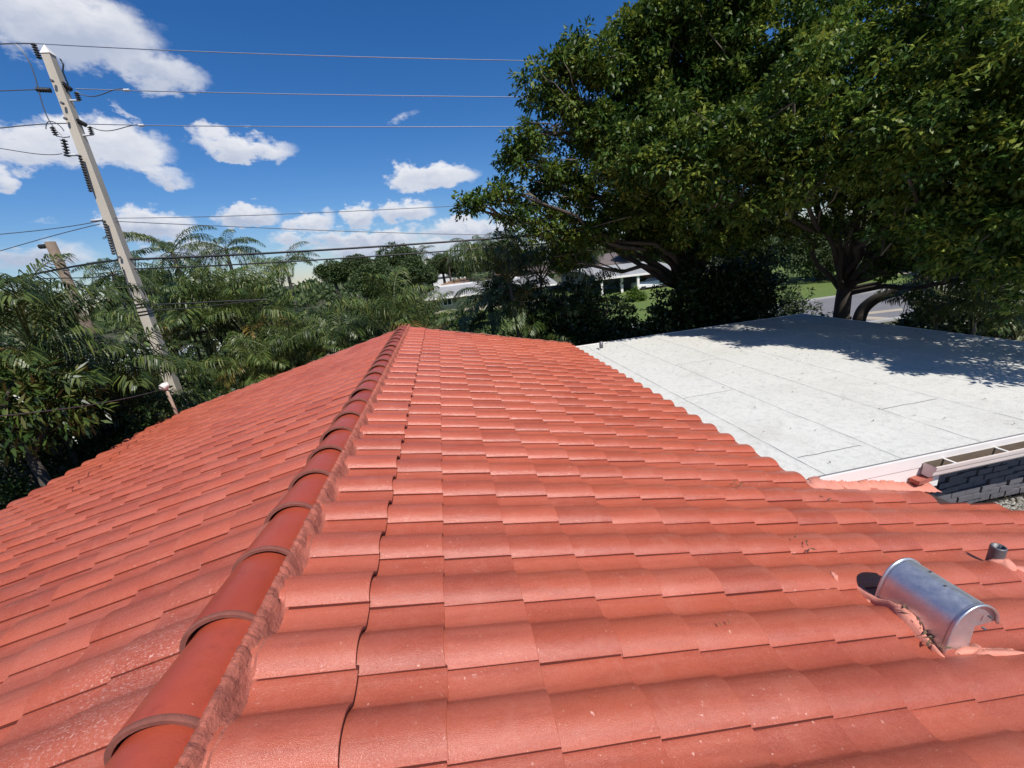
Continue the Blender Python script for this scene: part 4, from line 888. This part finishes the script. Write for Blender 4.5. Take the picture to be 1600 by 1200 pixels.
pl = [  # kind, px, py(crown centre), D, nf, stems, scale, label
 ('dark', -30, 500, 12.4, 24, 2, 1.05, 'feathery dark palm at the far left edge below the sky'),
 ('dark', 75, 605, 12.6, 22, 2, .95, 'dark palm in front of the short wooden pole'),
 ('dark', 128, 640, 13.0, 26, 2, 1.0, 'dark arching palm just left of the concrete pole'),
 ('dark', 45, 620, 11.8, 18, 1, .95, 'shaded palm low on the left above the mango leaves'),
 ('dark', 178, 680, 13.2, 24, 2, .9, 'black shaded palm at the foot of the concrete pole'),
 ('dark', 262, 608, 15.8, 14, 1, .62, 'small palm just right of the foot of the concrete pole'),
 ('areca', 276, 508, 19.0, 30, 4, 1.15, 'tall light green clump just right of the concrete pole'),
 ('areca', 330, 502, 18.5, 34, 4, 1.25, 'tall silvery green clump under the two black cables'),
 ('areca', 392, 496, 17.8, 36, 4, 1.3, 'tallest pale clump, rising above both black cables'),
 ('dark', 452, 520, 18.0, 28, 3, 1.2, 'tall darker clump right of the tallest pale clump'),
 ('dark', 508, 530, 18.5, 26, 3, 1.15, 'dark green clump left of the round far tree'),
 ('areca', 425, 560, 15.5, 30, 4, .95, 'mid height clump with yellowed fronds above the left roof edge'),
 ('areca', 372, 585, 15.5, 26, 3, .85, 'low clump beside the grey pavement left of the ridge'),
 ('dark', 500, 552, 15.5, 28, 3, .95, 'dark low clump above the middle of the left roof edge'),
 ('dark', 562, 528, 15.0, 26, 3, .95, 'dark clump just left of the ridge end'),
 ('areca', 630, 503, 13.6, 30, 3, 1.08, 'bright green clump directly behind the ridge end'),
 ('areca', 585, 565, 13.5, 18, 2, .7, 'low bright clump tucked behind the ridge end at left'),
 ('areca', 668, 545, 13.5, 16, 2, .6, 'small bright clump right behind the ridge end at right'),
 ('date', 765, 462, 14.0, 30, 1, 1.15, 'silvery green fine leaved palm in front of the grey roofed house'),
 ('date', 735, 505, 13.0, 30, 1, .95, 'small arching fine leaved palm above the far tile edge'),
 ('date', 815, 470, 13.0, 30, 1, 1.1, 'fine leaved palm in the shade left of the dark shrubs'),
 ('dark', 822, 425, 12.8, 30, 2, 1.0, 'dark palm under the tip of the left tree crown'),
 ('dark', 880, 485, 12.0, 22, 2, .8, 'almost black palm left of the carport view'),
 ('dark', 985, 530, 12.2, 14, 2, .5, 'short shaded palm behind the far corner of the white roof'),
 ('coco', 268, 392, 40, 20, 1, 1.0, 'distant coconut palm silhouette left of the low cloud gap'),
 ('coco', 352, 388, 44, 20, 1, 1.0, 'distant coconut palm silhouette second right of the pole'),
 ('coco', 176, 425, 36, 20, 1, .8, 'distant coconut palm peeping left of the concrete pole'),
 ('coco', 445, 410, 42, 18, 1, .9, 'distant palm top showing at the right end of the tall clumps'),
 ('coco', 232, 440, 50, 18, 1, .9, 'far small palm just right of the concrete pole'),
 ('coco', 655, 398, 66, 18, 1, .8, 'slim far palm right of the round far tree'),
 ('coco', 738, 386, 62, 20, 1, 1.0, 'tall far royal palm, left one of the group'),
 ('coco', 752, 382, 66, 20, 1, 1.1, 'tall far royal palm, middle one of the group'),
 ('coco', 768, 388, 64, 20, 1, 1.0, 'tall far royal palm, right one of the group'),
 ('coco', 699, 402, 72, 18, 1, .9, 'far palm standing above the white flat building'),
 ('coco', 795, 380, 58, 20, 1, 1.0, 'far palm half hidden by the left tree crown'),
 ('dark', 1500, 490, 14.5, 20, 2, .8, 'shaded palm right of the bending trunk'),
 ('areca', 1590, 525, 12.9, 14, 1, .75, 'light green frond fan behind the right edge of the white roof'),
 ('dark', 1560, 460, 14.5, 22, 2, .9, 'dark palm mass at the right edge under the big crown'),
]
for kd, px_, py_, D_, nf, st, sc_, lab in pl:
    palm(kd, atD(px_, py_, D_), lab, nf, stems=st, sc=sc_, spread=.55 if st > 1 else 0, r={'coco': .16, 'date': .10}.get(kd, .055), extra=.20 if kd == 'areca' else (.05 if kd == 'dark' else None))

# ================================================================== shrubs, hedges and far trees
def shrub(label, c, rx, ry, h, n, mat, ls=(.13, .065), name='shrub', cat='shrub', group=None, nl=16, stems=5):
    c = np.array(c, float); base = np.array((c[0], c[1], GZ)); t = thing(name, base, label, cat, group)
    d = nrm(rng.normal(size=(n, 3))); d[:, 2] = np.abs(d[:, 2]) * 1.0 - .15; rad = rng.random(n) ** .35
    lump = 1 + .22 * np.sin(d[:, 0] * 5 + c[0]) * np.cos(d[:, 1] * 6) + .12 * np.sin(d[:, 2] * 9 + c[1])
    q = d * (rad * lump)[:, None] * np.array((rx, ry, h)) + base + (0, 0, .1)
    q = q[q[:, 2] > GZ + .05]; oo = nrm(q - base - (0, 0, h * .3)); Q, tn = tufts(q, oo, nl, ls[0] * 1.3, ls[0], ls[1], .3); quads('foliage', Q, tn, mat, t)
    b = MB()
    for i in range(stems): e = base + np.array((random.uniform(-.5, .5) * rx, random.uniform(-.5, .5) * ry, h * .75)); limb(b, base + (random.uniform(-.1, .1), random.uniform(-.1, .1), 0), e, .04, .01, .3, 6, 5)
    b.build('stem', m_bark, t); return t
def px_shrub(label, px_, py_, D_, rx, ry, n, mat, **kw):
    p = atD(px_, py_, D_); shrub(label, p, rx, ry, p[2] - GZ, n, mat, **kw)
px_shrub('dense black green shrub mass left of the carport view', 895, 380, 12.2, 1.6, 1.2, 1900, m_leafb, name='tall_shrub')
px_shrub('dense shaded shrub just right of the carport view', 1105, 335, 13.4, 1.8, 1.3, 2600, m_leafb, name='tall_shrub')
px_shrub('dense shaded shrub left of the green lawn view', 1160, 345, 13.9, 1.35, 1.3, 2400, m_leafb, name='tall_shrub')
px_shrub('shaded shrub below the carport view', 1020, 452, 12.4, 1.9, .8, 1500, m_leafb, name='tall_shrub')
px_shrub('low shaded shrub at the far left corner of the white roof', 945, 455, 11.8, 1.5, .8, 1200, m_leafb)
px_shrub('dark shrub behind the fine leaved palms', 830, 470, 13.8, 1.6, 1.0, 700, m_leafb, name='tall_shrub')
px_shrub('pale feathery bush left of the lawn', 1235, 415, 20, 1.2, 1.2, 500, m_leaffar, ls=(.16, .06))
px_shrub('low dark hedge clump left of the forked trunk', 1262, 482, 14.6, 1.6, .7, 500, m_leafb)
px_shrub('small spiky shrub touching the forked trunk', 1305, 490, 14.9, .7, .6, 260, m_leafb)
px_shrub('grey green bush right of the hanging ropes', 1445, 488, 14.8, .9, .8, 420, m_leafb)
px_shrub('dark shrub at the right edge behind the white roof', 1560, 470, 15.5, 2.0, 1.4, 900, m_leafb, name='tall_shrub')
px_shrub('tall leafy shrub between bending trunk and right edge', 1500, 425, 17.5, 1.6, 1.4, 700, m_leafb, name='tall_shrub', ls=(.2, .08))
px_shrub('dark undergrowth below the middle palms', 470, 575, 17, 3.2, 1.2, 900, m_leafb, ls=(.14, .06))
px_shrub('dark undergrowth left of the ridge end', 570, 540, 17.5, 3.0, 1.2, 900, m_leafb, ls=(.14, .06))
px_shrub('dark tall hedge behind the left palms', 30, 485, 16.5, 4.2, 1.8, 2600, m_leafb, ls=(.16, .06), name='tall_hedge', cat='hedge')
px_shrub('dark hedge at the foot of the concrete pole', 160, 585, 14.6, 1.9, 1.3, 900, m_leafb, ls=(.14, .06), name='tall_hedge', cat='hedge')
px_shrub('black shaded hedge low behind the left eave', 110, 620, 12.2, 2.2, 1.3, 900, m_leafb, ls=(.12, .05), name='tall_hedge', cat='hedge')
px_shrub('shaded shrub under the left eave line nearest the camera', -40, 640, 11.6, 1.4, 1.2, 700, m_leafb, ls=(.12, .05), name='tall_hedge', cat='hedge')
px_shrub('tall mixed foliage behind the pale clumps', 360, 462, 24, 5.5, 1.6, 1300, m_leaffar, ls=(.26, .10), name='tall_hedge', cat='hedge')
px_shrub('tall foliage bank behind the ridge end', 545, 452, 24, 4.8, 1.6, 1900, m_leaffar, ls=(.26, .10), name='tall_hedge', cat='hedge')
px_shrub('olive foliage bank right of the ridge end below the round far tree', 635, 462, 27, 2.6, 1.6, 1200, m_leaffar, ls=(.24, .10), name='tall_hedge', cat='hedge')
px_shrub('dark leafy bank behind the fine leaved palms at centre', 850, 447, 15.5, 2.2, 1.2, 1500, m_leafb, name='tall_shrub')
px_shrub('dark leafy bank beneath the carport view', 925, 462, 14.5, 1.7, 1.2, 1200, m_leafb, name='tall_shrub')
px_shrub('shaded bush hiding the street below the carport lawn', 1000, 474, 12.0, 1.1, .7, 800, m_leafb)
px_shrub('shaded bush right of the carport lawn', 1062, 440, 13.0, 1.0, .9, 1000, m_leafb, name='tall_shrub')
px_shrub('bright yellow green hedge below the cream bungalow window', 705, 488, 40, 3.4, .9, 900, m_leafh, ls=(.14, .08), name='clipped_hedge', cat='hedge')
px_shrub('small bright bush beside a carport post', 992, 450, 43, .9, .8, 200, m_leafh, ls=(.2, .1))
# mango tree at the left edge
def leafy_tree(label, c, r, n, mat, ls, flat=.8, name='added_shading_tree', tr=.2, nl=12, lob=6, drp=.35, group=None):
    c = np.array(c, float); t = thing(name, (c[0], c[1], GZ), label, 'tree', group); Q_, T_ = [], []
    lobes = [(c, r * .75)] + [(c + nrm(rng.normal(size=3)) * np.array((r, r, r * .55)) * .55, r * rng.uniform(.35, .5)) for _ in range(lob)]
    tot = sum(a[1] ** 2 for a in lobes); b = MB()
    for cc_, rr in lobes:
        q, d = blob_points(cc_, rr, int(n * rr * rr / tot), flat, .35); Q, tn = tufts(q, d, nl, ls[0] * 1.2, ls[0], ls[1], drp); Q_.append(Q); T_.append(tn)
        limb(b, (c[0], c[1], c[2] - r * .7), cc_, tr * .45, .03, .2, 6, 6)
    quads('crown', np.concatenate(Q_), np.concatenate(T_), mat, t); b.build('branch', m_bark, t, smooth=True)
    b = MB(); b.tube([(c[0], c[1], GZ), (c[0] + .05, c[1], (GZ + c[2]) / 2), (c[0], c[1], c[2] - r * .6)], [tr * 1.2, tr, tr * .8], 9); b.build('trunk', m_bark, t, smooth=True); return t
leafy_tree('mango tree with long drooping light leaves at the lower left edge', atD(10, 640, 10.6), 1.3, 260, m_leafm, (.21, .05), name='mango_tree', drp=.6, nl=11, tr=.09)
leafy_tree('unseen tall tree added beyond the left frame edge to shade the plants', (-11.6, .2, 1.4), 3.6, 2600, m_leaf, (.15, .06), tr=.25)  # unseen tree, added to cast shade on the left plants
leafy_tree('unseen tall tree added for shade beyond the left edge nearer the house front', (-11.6, 5.0, 1.0), 2.6, 1500, m_leaf, (.15, .06), tr=.2)  # second unseen tree, added for the same shade
far = [(620, 408, 52, 3.4, 'round topped far tree rising highest left of the grey roof'), (560, 418, 58, 2.6, 'dark domed far tree left of the highest round tree'), (648, 425, 48, 2.6, 'far tree on the right flank of the highest round tree'),
       (595, 440, 44, 3.0, 'far tree below the highest round tree'), (520, 425, 60, 2.4, 'far tree low on the horizon right of the pale clumps'), (690, 412, 75, 2.6, 'small far tree above the white flat building'), (715, 420, 80, 2.6, 'far tree between the white building and the royal palms'),
       (745, 412, 78, 3.2, 'far tree below the royal palms'), (785, 405, 70, 4.2, 'dark far tree where the horizon meets the left crown'), (667, 430, 70, 2.4, 'far olive tree right of the round tree'), (230, 450, 55, 3.0, 'far tree visible just right of the concrete pole'),
       (1290, 385, 52, 5.0, 'dark far tree beyond the lawn left of the forked trunk'), (1180, 380, 56, 5.5, 'far tree behind the shaded shrubs at centre right'), (1480, 372, 60, 5.5, 'far tree beyond the pale driveway'), (1400, 378, 66, 4.5, 'far tree between lawn and driveway'), (1590, 372, 52, 5.5, 'far tree at the right edge beyond the street'),
       (1000, 385, 70, 4.0, 'far tree behind the carport roof'), (900, 395, 66, 4.5, 'far tree hidden behind the left crown base')]
for px_, py_, D_, r_, lab in far:
    leafy_tree(lab, atD(px_, py_, D_), r_, int(900 * (r_ / 2.5) ** 1.6), m_leaffar, (.26, .13), name='far_tree', tr=.25, group=None)
# the wooded horizon all round
n = 9000; a = rng.uniform(0, 2 * math.pi, n); rr = rng.uniform(95, 190, n); hh = (3.6 + 1.6 * np.sin(a * 23) + 1.2 * np.sin(a * 61 + 2)) * rng.random(n) ** .6 * rr / 120
q = np.c_[np.cos(a) * rr, np.sin(a) * rr, GZ + hh]; Q, tn = clusters(q, nrm(np.c_[q[:, :2] * 0, np.ones(n)]), 9, .9, 1.6, .9, 0); o = quads('distant_woods', Q, tn, m_leaffar)
tag(o, 'low dark line of distant woods along the horizon', 'woods', kind='stuff')
# loose lawn grass is far away: colour only; dry grass by the brick wall
V4 = []
for i in range(700):
    x, y = random.uniform(6.6, 9.0), random.uniform(1.25, 1.64); d = nrm(np.array((random.gauss(0, .5), random.gauss(0, .5), 1))); l_ = random.uniform(.08, .3); p0 = np.array((x, y, -2.2)); s_ = np.array((.0025, .002, 0))
    V4.append([p0 - s_, p0 + s_, p0 + d * l_ + s_ * .3, p0 + d * l_])
tag(quads('dry_grass', np.array(V4), rng.random(len(V4)), simple('dry_grass_blade', (.25, .21, .12), .8)), 'dry wispy grass by the painted brick wall', 'grass', kind='stuff')
